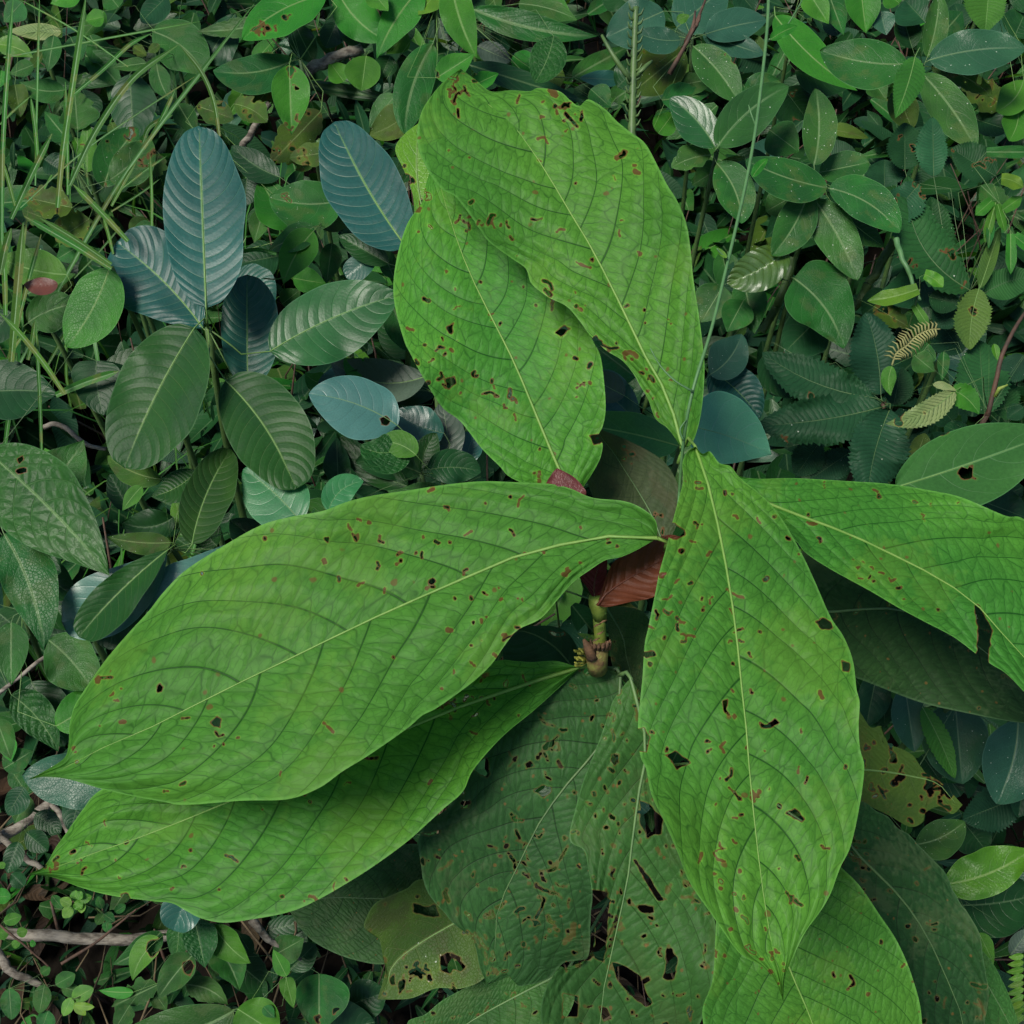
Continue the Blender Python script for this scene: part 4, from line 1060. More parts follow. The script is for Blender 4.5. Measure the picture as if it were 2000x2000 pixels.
# --- bottom left: leaflets, twigs and low shrubs
def leaflets(name, label, spots, d):
    x0, y0 = spots[0][0], spots[0][1]
    pl = [(x, y, x + l * math.cos(a), y + l * math.sin(a), w, 0, rng.uniform(-.01, .01), kd, dict(prof='ell', fold=.1, k=.45)) for (x, y, l, a, w, kd) in spots]
    return plant(name, label, 'G', (x0, y0), d, pl, cat='seedling', stem_r=.0012, cell=3.5)
leaflets('clover_like_seedling', 'yellow-green seedling of small oval leaflets above the grey branch',
         [(385, 1290, 70, 3.6, 52, 'lime'), (385, 1300, 75, 2.2, 54, 'lime'), (400, 1270, 60, 4.9, 44, 'lime'), (430, 1270, 70, -.4, 46, 'lime'), (440, 1270, 65, 1.6, 44, 'lime'),
          (400, 1275, 55, .7, 52, 'lime'), (420, 1262, 50, -1.2, 40, 'lime')], 1.36)
leaflets('oval_leaved_seedling', 'yellow-green seedling with oval leaflets at the lower left corner',
         [(390, 1800, 130, -.5, 80, 'lime'), (385, 1790, 110, 2.0, 58, 'lime'), (405, 1815, 90, .9, 52, 'lime'), (400, 1830, 110, .1, 40, 'lime')], 1.33)
leaflets('round_leaflet_seedling', 'seedling with round mid-green leaflets lying over the grey branch end',
         [(20, 1380, 100, -.3, 62, 'brt'), (-20, 1440, 70, .0, 66, 'brt'), (90, 1440, 60, -.2, 50, 'brt'), (60, 1500, 50, .0, 42, 'brt'), (160, 1500, 34, 0, 34, 'brt'), (-30, 1250, 90, -.1, 80, 'brt'),
          (0, 1060, 40, 1, 40, 'brt')], 1.33)
leaflets('upright_seedling', 'seedling with long oval dark leaflets in the lower left corner',
         [(50, 1740, 170, 1.5, 100, 'gen'), (240, 1720, 160, 1.75, 88, 'gen'), (260, 1860, 120, 1.9, 90, 'gen'), (220, 1660, 60, -.6, 50, 'gen'), (300, 1720, 120, -.5, 80, 'gen'), (330, 1730, 110, .3, 70, 'gen')], 1.36)
leaflets('tiny_seedling', 'small dull seedling just below the edge of the lower left leaf',
         [(560, 1340, 70, 2.2, 50, 'gen'), (560, 1340, 70, .6, 50, 'gen'), (550, 1310, 70, -1.9, 44, 'gen'), (280, 1240, 90, .9, 50, 'gen'), (570, 1380, 60, 1.4, 50, 'gen'), (620, 1330, 70, -.6, 44, 'gen')], 1.40)
plant('glossy_seedling', 'two oval dark leaves beside the end of the grey branch', 'G', (870, 1450), 1.33, [
    (868, 1435, 603, 1612, 118, 20, 0, 'gen'), (862, 1470, 715, 1700, 120, -28, -.02, 'brt', dict(bites=[[(290, 1840), (318, 1830), (310, 1858), (296, 1870), (286, 1856)]])),
], cat='seedling', stem_r=.002)
plant('puckered_shrub', 'low shrub with overlapping puckered leaves under the lower left big leaf', 'G', (1140, 1400), 1.24, [
    (960, 1380, 940, 1600, 120, 10, .02, 'qui'), (1050, 1370, 1105, 1630, 170, 0, -.01, 'qui'), (1150, 1395, 1352, 1605, 150, -20, -.01, 'gen', dict(matkey='brt')),
    (1150, 1490, 1290, 1750, 170, 20, .02, 'gen', R(.2)), (1230, 1560, 1470, 1760, 190, 0, .04, 'drk', R(.15)),
    (1040, 1560, 850, 1800, 150, -10, .0, 'gen', dict(bites=[[(355, 1880), (372, 1874), (380, 1886), (372, 1905), (360, 1900)]])), (1060, 1640, 990, 1790, 100, 0, .03, 'gen'),
    (850, 1720, 600, 1840, 130, 0, .03, 'gen', R(.35)), (700, 1830, 620, 1960, 120, 0, .02, 'gen', R(.35)), (720, 1760, 530, 1750, 60, 5, .03, 'brt'),
    (1000, 1720, 1230, 1830, 130, 30, .02, 'gen', R(.2)), (1290, 1450, 1360, 1560, 80, 0, .05, 'drk'), (830, 1760, 900, 1860, 90, 0, .04, 'gen', R(.2)),
    (1330, 1700, 1440, 1790, 120, 0, .05, 'drk', R(.15)), (1480, 1560, 1640, 1470, 150, 0, .03, 'gen'), (1560, 1640, 1700, 1500, 140, 0, .06, 'drk'),
])
plant('broad_leaved_herb', 'herb with broad smooth dark green leaves at the lower edge left of centre', 'G', (1270, 1930), 1.22, [
    (1260, 1860, 640, 1990, 230, 60, 0, 'gen', dict(prof='ell', fold=.12)), (1280, 1850, 1500, 1990, 260, 0, -.01, 'brt', dict(prof='ell')),
    (1720, 1660, 1720, 1980, 260, 0, .04, 'gen', H(5)), (1540, 1680, 1582, 1845, 80, 0, .0, 'brt', dict(prof='hea')), (1545, 1675, 1472, 1530, 80, 0, -.01, 'brt'),
    (1420, 1840, 1480, 1900, 60, 0, -.02, 'gen'), (1750, 1990, 2020, 1920, 260, 0, .05, 'drk'), (1880, 1830, 2080, 1760, 200, 0, .07, 'drk'), (1650, 1920, 1560, 2040, 120, 0, .02, 'drk'),
], cat='herb')

# --- upper left: leaves among the grass
plant('ragged_shrub', 'shrub with chewed leaves at the top edge above the ribbed sapling', 'A', (1620, 320), 1.62, [
    (1760, -30, 1305, 215, 215, -40, 0, 'brt', H(14, prof='ell')), (1590, 320, 1148, 380, 190, 40, .02, 'gen', dict(prof='ell')),
    (1560, 350, 1572, 728, 185, 0, -.06, 'brt', H(14)), (1530, 360, 1360, 600, 150, 0, .01, 'oli', R(.3, holes=8)), (1590, 130, 1690, 340, 130, 0, .06, 'drk'),
    (1470, 280, 1330, 560, 130, 0, .05, 'oli', R(.3, holes=6)), (1420, 130, 1060, 170, 100, 10, .05, 'gen', R(.2)), (1270, 70, 1110, 330, 180, 0, .08, 'blu', dict(matkey='drk')),
    (1330, 450, 1230, 640, 90, 0, .05, 'brt', R(.2)), (1730, 600, 1460, 880, 180, 0, .02, 'oli', R(.3, holes=14)), (1700, 830, 1540, 880, 120, 0, .01, 'oli', R(.2, holes=8)),
])
plant('pointed_leaf_shrub', 'shrub with broad dark pointed leaves behind the bent grass blade', 'A', (950, 300), 1.68, [
    (820, 170, 1100, 400, 240, 40, 0, 'gen', dict(prof='ell')), (700, 400, 720, 760, 220, 0, -.02, 'gen', dict(prof='ell', matkey='drk')), (845, 345, 922, 545, 100, -15, -.08, 'gen'),
    (790, 340, 600, 365, 65, 0, -.06, 'gen'), (460, 300, 650, 480, 130, 20, .02, 'gen'), (480, 180, 560, 330, 120, 0, .03, 'blu', dict(matkey='gen')),
    (560, 60, 450, 200, 100, 0, .0, 'brt'), (440, 480, 520, 620, 110, 0, .04, 'blu', dict(matkey='drk')), (960, 560, 1060, 730, 110, 0, .04, 'gen'), (600, 660, 630, 740, 70, 0, -.02, 'oli'),
    (720, 250, 790, 300, 60, 0, -.02, 'oli', R(.3)), (860, 240, 800, 280, 50, 0, -.02, 'oli', R(.3)), (900, -20, 760, 120, 130, 0, .06, 'drk'),
])
plant('lime_tipped_shrub', 'shrub with small yellow-green and pale-banded leaves in the upper left corner', 'A', (200, 170), 1.62, [
    (-20, 240, 178, 312, 100, 20, -.05, 'lime'), (330, 175, 40, 165, 80, 0, 0, 'pale', dict(prof='lan')), (290, 190, 258, 388, 95, 0, -.02, 'pale', dict(prof='lan', matkey='gen')),
    (350, 485, 100, 440, 120, 25, -.01, 'gen'), (80, 455, 112, 632, 115, 0, -.02, 'lime', dict(prof='hea', matkey='oli')), (180, 350, 50, 400, 80, 0, .02, 'gen'),
    (120, 10, 20, 120, 120, 0, .03, 'gen'), (10, 380, 0, 470, 80, 0, .03, 'brt'), (430, -60, 270, 20, 120, 0, .0, 'brt'), (380, 200, 440, 330, 110, 0, .04, 'gen'), (560, 90, 460, 110, 90, 0, .0, 'brt'),
    (640, 40, 560, -60, 110, 0, .02, 'gen'),
])
plant('tattered_plant', 'tattered chewed leaves among the grass stalks left of the ribbed sapling', 'A', (400, 900), 1.50, [
    (420, 700, 400, 470, 190, 0, .0, 'brt', R(.45, matkey='gen')), (370, 760, 240, 600, 110, 0, .01, 'brt', R(.3, matkey='gen')), (470, 930, 470, 650, 110, 0, -.01, 'gen', R(.2, holes=4, matkey='brt')),
    (400, 740, 480, 900, 60, 0, .02, 'brt', R(.3)), (560, 1010, 745, 690, 190, 25, -.05, 'oli', H(10, matkey='spk')), (590, 970, 815, 750, 190, -20, -.08, 'oli', H(10, prof='ell', matkey='spk')),
    (390, 1120, 120, 1060, 160, 0, .03, 'oli', R(.4, holes=10)), (480, 1180, 300, 1300, 200, 0, .05, 'oli', R(.4, holes=10)), (250, 1180, 120, 1130, 100, 0, .05, 'oli', R(.4)),
    (860, 830, 810, 960, 110, 0, .03, 'oli', R(.3)), (240, 860, 330, 920, 120, 0, .06, 'drk'), (720, 980, 850, 900, 120, 0, .03, 'brt', dict(matkey='oli')),
    (700, 1250, 800, 1180, 90, 0, .08, 'oli'), (420, 1330, 300, 1400, 110, 0, .08, 'gen'), (840, 1230, 700, 1300, 130, 0, .07, 'gen'),
])
plant('holey_shrub', 'shrub with oval dull leaves between the two ribbed saplings', 'A', (1700, 1240), 1.42, [
    (1840, 1080, 1450, 1060, 245, 30, 0, 'gen', H(4, prof='ell', matkey='spk')), (1560, 1230, 1400, 970, 190, 0, .02, 'gen', dict(prof='ell', matkey='brt')), (1420, 1130, 1370, 1310, 95, 0, .03, 'gen'),
    (1690, 1225, 1443, 1352, 130, 0, -.05, 'spk', dict(prof='acu')), (1690, 1245, 1528, 1532, 170, -20, -.06, 'gen', dict(prof='acu', matkey='brt')), (1690, 1220, 1735, 1290, 70, 0, -.04, 'spk'),
    (1790, 1310, 1760, 1530, 110, 0, .01, 'gen'), (1510, 955, 1248, 785, 140, 20, .03, 'drk'), (1260, 560, 1440, 660, 130, 20, .07, 'oli', R(.3, holes=8)), (1060, 570, 1260, 640, 130, 0, .06, 'oli', R(.3, holes=8)),
    (1840, 1250, 1960, 1330, 120, 0, .05, 'gen'), (1870, 1500, 1960, 1380, 120, 0, .04, 'gen'), (1500, 1380, 1290, 1420, 190, 0, .05, 'drk'), (1580, 1500, 1760, 1530, 120, 0, .06, 'brt'),
    (1330, 960, 1320, 1110, 120, 0, .06, 'drk'), (1700, 1130, 1880, 1220, 130, 0, .03, 'oli', R(.2)), (1780, 820, 1560, 850, 120, 0, .05, 'oli', R(.2, holes=10)), (1520, 1640, 1620, 1560, 110, 0, .06, 'gen'),
    (1250, 1480, 1480, 1640, 260, 0, .03, 'drk', dict(prof='ell', matkey='rib')),
])

# --- top centre
plant('long_leaved_shrub', 'shrub with long pointed bright leaves hanging at the top centre', 'B', (560, 20), 1.62, [
    (480, -70, 236, 318, 170, -25, 0, 'lime', dict(prof='acu', matkey='brt')), (640, -90, 778, 315, 165, -20, -.05, 'brt', dict(prof='acu')), (560, -40, 460, 80, 110, 0, .0, 'lime'),
    (30, -40, 280, 215, 200, -30, .03, 'gen', dict(prof='ell', matkey='brt')), (180, 300, 155, 490, 175, 0, .02, 'gen', dict(prof='ell', matkey='brt')), (540, 235, 388, 725, 185, -35, -.03, 'brt', dict(prof='ell', matkey='gen')),
    (435, 570, 195, 725, 165, 25, -.05, 'spk', dict(prof='ell', matkey='oli')), (340, 510, 195, 690, 120, 0, .0, 'gen', dict(matkey='spk')), (300, 60, 430, 210, 150, 0, .06, 'drk'), (80, 70, 180, 260, 180, 0, .06, 'drk'),
    (310, 300, 260, 420, 110, 0, .04, 'drk'), (560, 420, 765, 290, 130, 0, -.12, 'brt', H(3)), (760, 460, 895, 395, 90, 0, -.1, 'brt', R(.2)), (590, 430, 480, 600, 120, 0, .0, 'brt'),
    (200, -60, 300, 60, 110, 0, -.02, 'brt', R(.15)), (400, 180, 290, 290, 130, 0, .03, 'brt'), (60, 440, -20, 330, 110, 0, .03, 'brt'), (20, 120, -40, 260, 120, 0, .07, 'drk'),
])
plant('strap_leaved_herb', 'herb with long strap-shaped leaves lying across the top centre', 'B', (740, 120), 1.74, [
    (755, 50, 1435, 195, 140, -35, -.05, 'gen', dict(prof='acu', k=.3, fold=.2)), (735, 350, 1375, 555, 110, 0, -.08, 'drk', dict(prof='acu', k=.3)), (370, 555, -360, 430, 66, -10, -.08, 'gen', dict(prof='acu', k=.3, matkey='drk')),
    (1000, 20, 1320, 110, 130, 20, .02, 'gen'), (780, 250, 960, 330, 110, 0, .03, 'spk', dict(matkey='gry')), (1290, 420, 1610, 240, 110, 0, .02, 'oli', dict(prof='acu', matkey='gen')),
    (1190, 195, 1088, 445, 175, 15, -.12, 'qui', dict(prof='ell')), (970, 300, 1110, 400, 110, 0, .05, 'brt'), (1330, 420, 1540, 430, 85, 0, .01, 'blu', dict(matkey='blu')), (1390, 480, 1500, 580, 120, 0, .0, 'gen', dict(matkey='spk')),
    (1080, -40, 1280, 60, 120, 0, .03, 'brt'), (860, 380, 800, 480, 110, 0, .03, 'drk'), (1240, 380, 1130, 470, 110, 0, .06, 'oli', R(.2)), (1440, 560, 1300, 480, 130, 0, .05, 'drk'),
], cat='herb')
plant('dull_shrub', 'dull blue-green shrub with a bare brown twig at the top right of centre', 'C', (140, 210), 1.70, [
    (80, 215, -160, 170, 135, 20, -.03, 'spk', dict(matkey='blug')), (215, 185, 545, 110, 165, 10, 0, 'spk', dict(prof='ell', matkey='blug')), (200, 185, 530, 295, 125, 0, .01, 'spk', dict(prof='ell', matkey='blug')),
    (150, 250, 395, 555, 175, 20, -.04, 'spk', H(3, prof='ell')), (60, 150, 330, -80, 250, 0, .05, 'spk', dict(prof='ell', matkey='blug')), (100, 270, -180, 500, 240, 0, .04, 'spk', H(3, prof='ell', matkey='oli')),
    (-10, 60, -320, 200, 240, 0, .06, 'blu', dict(prof='ell', matkey='blug')), (30, 470, 270, 420, 120, 0, .02, 'gen', R(.2)), (-20, 540, 240, 510, 130, 0, -.01, 'gen', R(.25)), (-40, 720, 50, 600, 120, 0, .02, 'brt'),
    (60, 110, 130, 80, 50, 0, -.05, 'brt'), (420, 200, 530, 320, 120, 0, .03, 'oli'), (-200, 20, -330, -70, 180, 0, .08, 'drk'), (380, -60, 480, 60, 130, 0, .06, 'drk'), (-260, 470, -120, 330, 150, 0, .06, 'drk'),
])
tw = thing('bare_twig', 'short bare brown twig above the dull blue-green shrub', 'twig', tuple(P3(*tp('C', 110, 260), 1.66)))
for a, b in (((20, 400), (215, 0)), ((110, 230), (160, 60)), ((130, 190), (190, 60))):
    q = resample(np.array([P3(*tp('C', *a), 1.67), P3(*tp('C', (a[0] + b[0]) / 2 + 12, (a[1] + b[1]) / 2), 1.65), P3(*tp('C', *b), 1.66)]), 8)
    V, F = tube(q, np.linspace(.0045, .0018, 8), 6)
    adopt(new_mesh('twig_branch', V, F, MAT['stem_brown']), tw)

# --- right: shrubs with whorls of specked leaves
plant('specked_shrub', 'specked shrub with a star of seven leaves right of the thin vine stem', 'C', (850, 985), 1.42, [
    (800, 890, 805, 475, 165, -25, -.03, 'spk', dict(fold=.35, k=.3)), (872, 1012, 430, 860, 200, 20, -.04, 'spk', dict(fold=.12)), (830, 930, 1098, 875, 150, 0, .0, 'spk', dict(prof='obl')),
    (770, 1030, 572, 1378, 185, 25, -.03, 'spk', dict(fold=.25)), (800, 1075, 1035, 1512, 205, 20, -.02, 'spk', dict(fold=.15)), (880, 1015, 1262, 1255, 205, 45, -.04, 'spk', dict(fold=.12)),
    (900, 1100, 1185, 1335, 170, -10, .0, 'gen', dict(matkey='ribb')), (700, 1050, 540, 1140, 150, 0, .05, 'spk', dict(matkey='gen')),
])
plant('specked_shrub', 'specked shrub with wide-spread leaves and a small toothed bright leaf, upper right', 'C', (1385, 370), 1.58, [
    (1305, 345, 832, 270, 240, 25, -.04, 'spk', dict(fold=.1, prof='ell')), (1420, 325, 1945, 262, 215, 25, -.02, 'blu', dict(matkey='blug', prof='ell')), (1410, 310, 1475, -40, 120, -15, 0, 'spk', dict(fold=.35)),
    (1385, 400, 1672, 805, 200, 20, -.02, 'spk', dict(fold=.1)), (1345, 305, 1235, 640, 150, 10, -.10, 'brt', dict(teeth=22, matkey='serb')), (1430, 360, 1760, 520, 130, 30, .02, 'oli', R(.3, holes=6)),
    (1240, 480, 1330, 700, 150, 0, .05, 'oli'), (1400, 120, 1290, 0, 190, 0, .05, 'blu', dict(matkey='drk')), (1330, 260, 1270, 60, 130, 0, .06, 'drk'), (1480, 200, 1600, 60, 180, 0, .08, 'gen'),
])
plant('specked_shrub', 'specked shrub with three glossy leaves just left of the thin vine stem', 'C', (278, 810), 1.42, [
    (268, 795, 22, 528, 190, -25, -.03, 'spk', dict(matkey='spkb')), (280, 792, 664, 462, 215, 35, -.04, 'spk', dict(matkey='spkb')), (245, 835, 32, 905, 125, -15, -.01, 'spk', R(.3)), (275, 880, 410, 1205, 190, 35, -.01, 'spk', dict(fold=.3)),
    (430, 850, 300, 870, 30, 0, 0, 'oli'), (380, 830, 560, 1000, 150, 20, .06, 'drk'), (300, 900, 140, 1000, 130, 0, .06, 'gen'), (560, 700, 720, 820, 190, 0, .07, 'gen'), (430, 520, 620, 440, 160, 0, .08, 'spk'),
])
plant('tall_herb', 'herb with broad bright leaves at the top edge right of the vine stem', 'C', (700, 60), 1.80, [
    (590, 85, 1035, 490, 175, -30, -.05, 'gen', dict(prof='acu', matkey='brt')), (760, -60, 880, 130, 130, 0, 0, 'brt'), (1050, -80, 1080, 180, 170, 0, .02, 'brt'), (870, -60, 960, 190, 120, 0, .02, 'gen'),
    (700, 380, 1030, 420, 210, 0, .05, 'drk'), (640, 480, 760, 640, 210, 0, .06, 'drk', H(5)), (1160, 60, 1190, 190, 120, 0, .02, 'gen', dict(matkey='blug')), (930, 190, 870, 60, 100, 0, .05, 'drk'), (690, 240, 850, 360, 120, 0, .04, 'gen'),
    (1110, 420, 1190, 540, 110, 0, .05, 'gen'), (1260, 20, 1180, -60, 120, 0, .05, 'brt'),
], cat='herb')
plant('toothed_shrub', 'shrub with long toothed parallel-veined leaves near the right edge', 'C', (1640, 1570), 1.40, [
    (1640, 1565, 1310, 945, 260, 115, -.02, 'ser', dict(holes=10)), (1470, 1420, 1430, 1060, 190, 0, .05, 'ser'), (1370, 990, 1180, 1210, 200, 0, .02, 'ser', dict(holes=16, ragged=.2)), (1290, 915, 1290, 660, 200, 0, .04, 'ser', dict(matkey='serd', holes=3)),
    (1445, 950, 1440, 630, 160, 0, .03, 'ser'), (1180, 1010, 1180, 860, 210, 0, .06, 'ser', dict(matkey='serd')), (1780, 950, 1540, 800, 190, 0, .05, 'ser', dict(matkey='serd', holes=5)),
    (1720, 1580, 1995, 1490, 150, 20, -.03, 'ser', dict(teeth=0)), (1690, 1555, 1640, 1885, 190, -15, -.06, 'ser', dict(matkey='serl', ragged=.12, holes=3)), (1695, 1555, 1805, 1225, 75, 0, -.05, 'ser', dict(matkey='serl', teeth=0)),
    (1560, 1640, 1450, 1760, 160, 0, .0, 'ser', dict(matkey='serd')), (1420, 1600, 1590, 1640, 120, 0, -.01, 'ser', dict(teeth=0, matkey='serd')), (1600, 1900, 1450, 1700, 200, 0, .04, 'ser', dict(matkey='serd')),
    (1700, 1000, 1870, 1160, 130, 0, .02, 'ser', dict(ragged=.2, matkey='gen')), (1840, 1060, 1930, 900, 90, 0, .05, 'ser'), (1360, 1420, 1280, 1250, 110, 0, .06, 'spk', R(.2)),
])
plant('toothed_shrub', 'shrub of four dark toothed leaves right of the sheen-tinted leaf pair', 'F', (1180, 380), 1.22, [
    (1120, 350, 520, 105, 235, 45, -.01, 'ser', dict(matkey='serd', wave=.6, fold=.16, bites=[[(1580, 765), (1588, 768), (1590, 776), (1580, 778)]])), (1170, 400, 495, 500, 255, 20, -.02, 'ser', dict(matkey='serd', wave=.6, fold=.16, holes=4)),
    (1210, 410, 1090, 870, 310, -20, -.02, 'ser', dict(matkey='serd', wave=.6, fold=.16)), (1160, 335, 1080, -110, 265, -20, .01, 'ser', dict(matkey='serd', wave=.6, fold=.16)),
    (1230, 390, 1270, 180, 160, 0, .04, 'ser', dict(matkey='serd')), (830, 590, 700, 770, 170, 0, .06, 'ser', dict(matkey='serd')), (1000, 640, 780, 790, 160, 0, .05, 'ser', dict(matkey='serd')), (880, 560, 640, 620, 110, 0, .09, 'drk'),
    (520, 130, 680, 350, 160, 0, .08, 'drk'), (700, 210, 560, 330, 150, 0, .1, 'drk'),
], stem_mat='stem_brown')
plant('curled_leaf_plant', 'curled pale banded leaf with a green end arching over the dark toothed leaves', 'F', (1740, 430), 1.26, [
    (1560, 310, 1185, 490, 125, 40, -.12, 'pale', dict(teeth=20, holes=8, fold=.1)), (1540, 305, 1690, 440, 130, 20, -.11, 'lime', dict(teeth=10, matkey='brt')), (1440, 280, 1570, 315, 40, 10, -.12, 'pale', R(.2)),
    (1720, 440, 1690, 40, 275, 0, .02, 'ser', {}), (1850, 470, 1770, 180, 160, 0, .05, 'ser'), (1220, 180, 1215, 340, 75, -15, -.05, 'brt'), (1770, 60, 1790, 150, 40, 0, -.03, 'lime'), (1930, 400, 1840, 460, 90, 0, .02, 'ser', dict(matkey='serd')),
    (1930, 120, 1830, 260, 150, 0, .05, 'ser', dict(matkey='serd')), (1340, 120, 1450, 210, 110, 0, .03, 'gen'), (1420, 60, 1340, 160, 140, 0, .06, 'gen'), (1500, 100, 1490, 260, 60, 0, .05, 'gen'), (1640, 560, 1500, 500, 110, 0, .12, 'drk'),
    (1340, 700, 1400, 540, 110, 0, .1, 'oli'), (1550, 480, 1480, 400, 140, 0, .13, 'drk'),
], stem_mat='stem_brown', stem_r=.004)
# its red-brown side shoot
sh = thing('reddish_shoot', 'slender red-brown shoot with buds at the right edge', 'shoot', tuple(P3(*tp('F', 1735, 450), 1.18)))
q = resample(np.array([P3(*tp('F', 1735, 450), 1.2), P3(*tp('F', 1790, 220), 1.19), P3(*tp('F', 1810, 130), 1.19), P3(*tp('F', 1880, -20), 1.2), P3(*tp('F', 1960, -140), 1.22)]), 14)
V, F = tube(q, np.linspace(.003, .002, 14), 7); adopt(new_mesh('shoot_stem', V, F, MAT['stem_brown']), sh)
V, F = tube([P3(*tp('F', 1775, 345), 1.18), P3(*tp('F', 1800, 300), 1.175), P3(*tp('F', 1845, 280), 1.17)], [.0022, .0024, .0008], 6); adopt(new_mesh('shoot_bud', V, F, MAT['stem_yellow']), sh)
plant('heart_leaved_plant', 'plant with a large heart-shaped leaf with a chewed pale edge below the specked star', 'C', (680, 1520), 1.42, [
    (690, 1500, 960, 1880, 310, 45, -.02, 'gen', dict(prof='hea', fold=.1)), (660, 1350, 328, 1525, 200, 20, -.03, 'oli', dict(prof='ell', matkey='ribo')), (1480, 1420, 1140, 1590, 230, 40, .05, 'drk', dict(prof='hea')),
    (840, 1700, 640, 1900, 230, 0, .04, 'drk', dict(prof='ell')), (420, 1500, 480, 1800, 180, 0, .05, 'gen', R(.12)), (310, 1540, 190, 1740, 190, 0, .06, 'gen', dict(matkey='spk')), (420, 1620, 330, 1790, 160, 0, .03, 'gen'),
    (1120, 1650, 1310, 1760, 110, 0, .02, 'oli', R(.35, holes=10)), (1220, 1590, 1060, 1700, 180, 0, .06, 'drk'), (1280, 1700, 1200, 1560, 150, 0, .09, 'drk'),
])
plant('sheen_tinted_shrub', 'shrub with a smooth leaf pair tinted with blue sky sheen right behind the big leaf bases', 'F', (80, 610), 1.05, [
    (110, 500, 572, 658, 350, 20, 0, 'blu', dict(fold=.16, prof='acu', k=.6, asym=.15, matkey='teal')), (70, 610, -520, 490, 220, -15, -.02, 'brt', dict(prof='ell', fold=.2, matkey='brtg')), (-130, 500, -400, 240, 230, 0, .03, 'blu', dict(matkey='blu')),  # leaf pair coloured lighter to offset the shade on it
    (235, 195, 510, 460, 240, 20, .08, 'drk', dict(prof='ell', matkey='rib')), (240, 225, 408, 5, 190, -30, .06, 'gen', dict(prof='ell', matkey='blug')), (-160, 240, -420, 40, 200, 0, .08, 'gen'), (-220, 340, -430, 230, 150, 0, .02, 'gry', dict(matkey='gry')),
], k=.42)
plant('yellow_slip_plant', 'narrow lime-green blades on a thin stalk below the specked star', 'C', (1370, 1560), 1.30, [
    (1362, 1558, 1085, 1622, 75, 10, 0, 'lime', dict(prof='bla')), (1395, 1480, 1495, 1550, 65, 10, .0, 'lime', dict(prof='bla')), (1340, 1640, 1420, 1760, 50, 0, .02, 'brt', dict(prof='bla')),
], cat='grass plant', stem_r=.0012)
plant('bamboo_grass', 'tuft of narrow bright green grass leaves at the right edge', 'C', (1810, 1120), 1.36, [
    (1810, 960, 1930, 1010, 70, 10, 0, 'lime', dict(prof='bla')), (1820, 1130, 1920, 1060, 60, 0, 0, 'brt', dict(prof='bla')), (1760, 1080, 1670, 1160, 60, 0, .01, 'brt', dict(prof='bla')), (1860, 1260, 1860, 1480, 55, 0, -.01, 'lime', dict(prof='bla', matkey='brt')),
    (1880, 1270, 1990, 1360, 60, 0, .0, 'brt', dict(prof='bla')), (1780, 1090, 1720, 1310, 45, 0, .01, 'brt', dict(prof='bla')), (1790, 1100, 1830, 1250, 45, 0, 0, 'brt', dict(prof='bla')), (1760, 1110, 1740, 1340, 40, 0, .02, 'gen', dict(prof='bla')),
    (1730, 820, 2000, 820, 60, 0, .03, 'gen', dict(prof='bla')), (1740, 1510, 1810, 1530, 40, 0, .02, 'lime', dict(prof='bla')),
], cat='grass plant', stem_r=.0015)
plant('corner_shrub', 'shrub with toothed bright leaf hanging at the top right corner', 'C', (1750, -60), 1.66, [
    (1745, -70, 1722, 185, 210, 0, 0, 'brt', dict(teeth=26, matkey='serb')), (1930, 430, 1780, 600, 150, 30, .0, 'oli', dict(matkey='brt')), (1900, 570, 1850, 760, 150, 20, -.02, 'oli', dict(matkey='brt')), (1600, 150, 1560, 20, 170, 0, .06, 'drk', R(.1)),
    (1880, 200, 1950, 40, 190, 0, .06, 'drk'), (1950, 560, 1880, 480, 130, 0, .04, 'gen'), (1860, 20, 1960, -40, 150, 0, .08, 'drk'), (1600, 420, 1860, 600, 160, 0, .06, 'oli', R(.3, holes=8)), (1660, 640, 1850, 700, 130, 0, .08, 'drk'),
])
plant('smooth_leaved_shrub', 'smooth broad leaf with a torn hole at the right edge above the folded leaf', 'F', (1240, 830), 1.02, [
    (1235, 835, 2080, 540, 380, -10, 0, 'brt', dict(fold=.12, k=.5, prof='ell', matkey='brtg', bites=[[(1870, 925), (1878, 912), (1890, 918), (1894, 908), (1900, 908), (1898, 930), (1908, 936), (1890, 936), (1880, 934)],
      [(1832, 852), (1836, 838), (1852, 834), (1854, 842), (1842, 850)]])),
    (1690, 900, 1950, 1000, 190, 0, .12, 'drk'), (1680, 950, 1930, 830, 190, 0, .14, 'drk'), (1480, 930, 1700, 900, 120, 0, .1, 'drk'),
])

# --- lower right
plant('grey_green_shrub', 'shrub with blue-grey leaves at the right edge under the dark old leaf', 'I', (1580, 180), 1.12, [
    (1900, 290, 1780, 745, 330, 30, -.02, 'gen', dict(prof='ell', matkey='blug')), (1290, 110, 1342, 465, 165, 0, .02, 'gry', dict(matkey='blug')), (1385, 225, 1560, 608, 120, 10, .0, 'ser', dict(teeth=18, matkey='serb')),
    (1560, 190, 1600, 640, 320, 0, .03, 'blu', dict(matkey='blug', prof='ell')), (1930, 700, 1600, 830, 230, 0, .05, 'ser', dict(matkey='serd')), (1345, 965, 1612, 838, 190, -25, -.02, 'gen', dict(prof='ell', matkey='spk')),
    (1140, 40, 1080, 330, 160, 0, .05, 'drk'), (1180, 150, 1180, 330, 110, 0, .06, 'drk'), (1620, 860, 1730, 1000, 190, 0, .09, 'drk'), (1950, 540, 1900, 820, 150, 0, .04, 'drk'), (1380, 480, 1480, 620, 150, 0, .08, 'drk'),
])
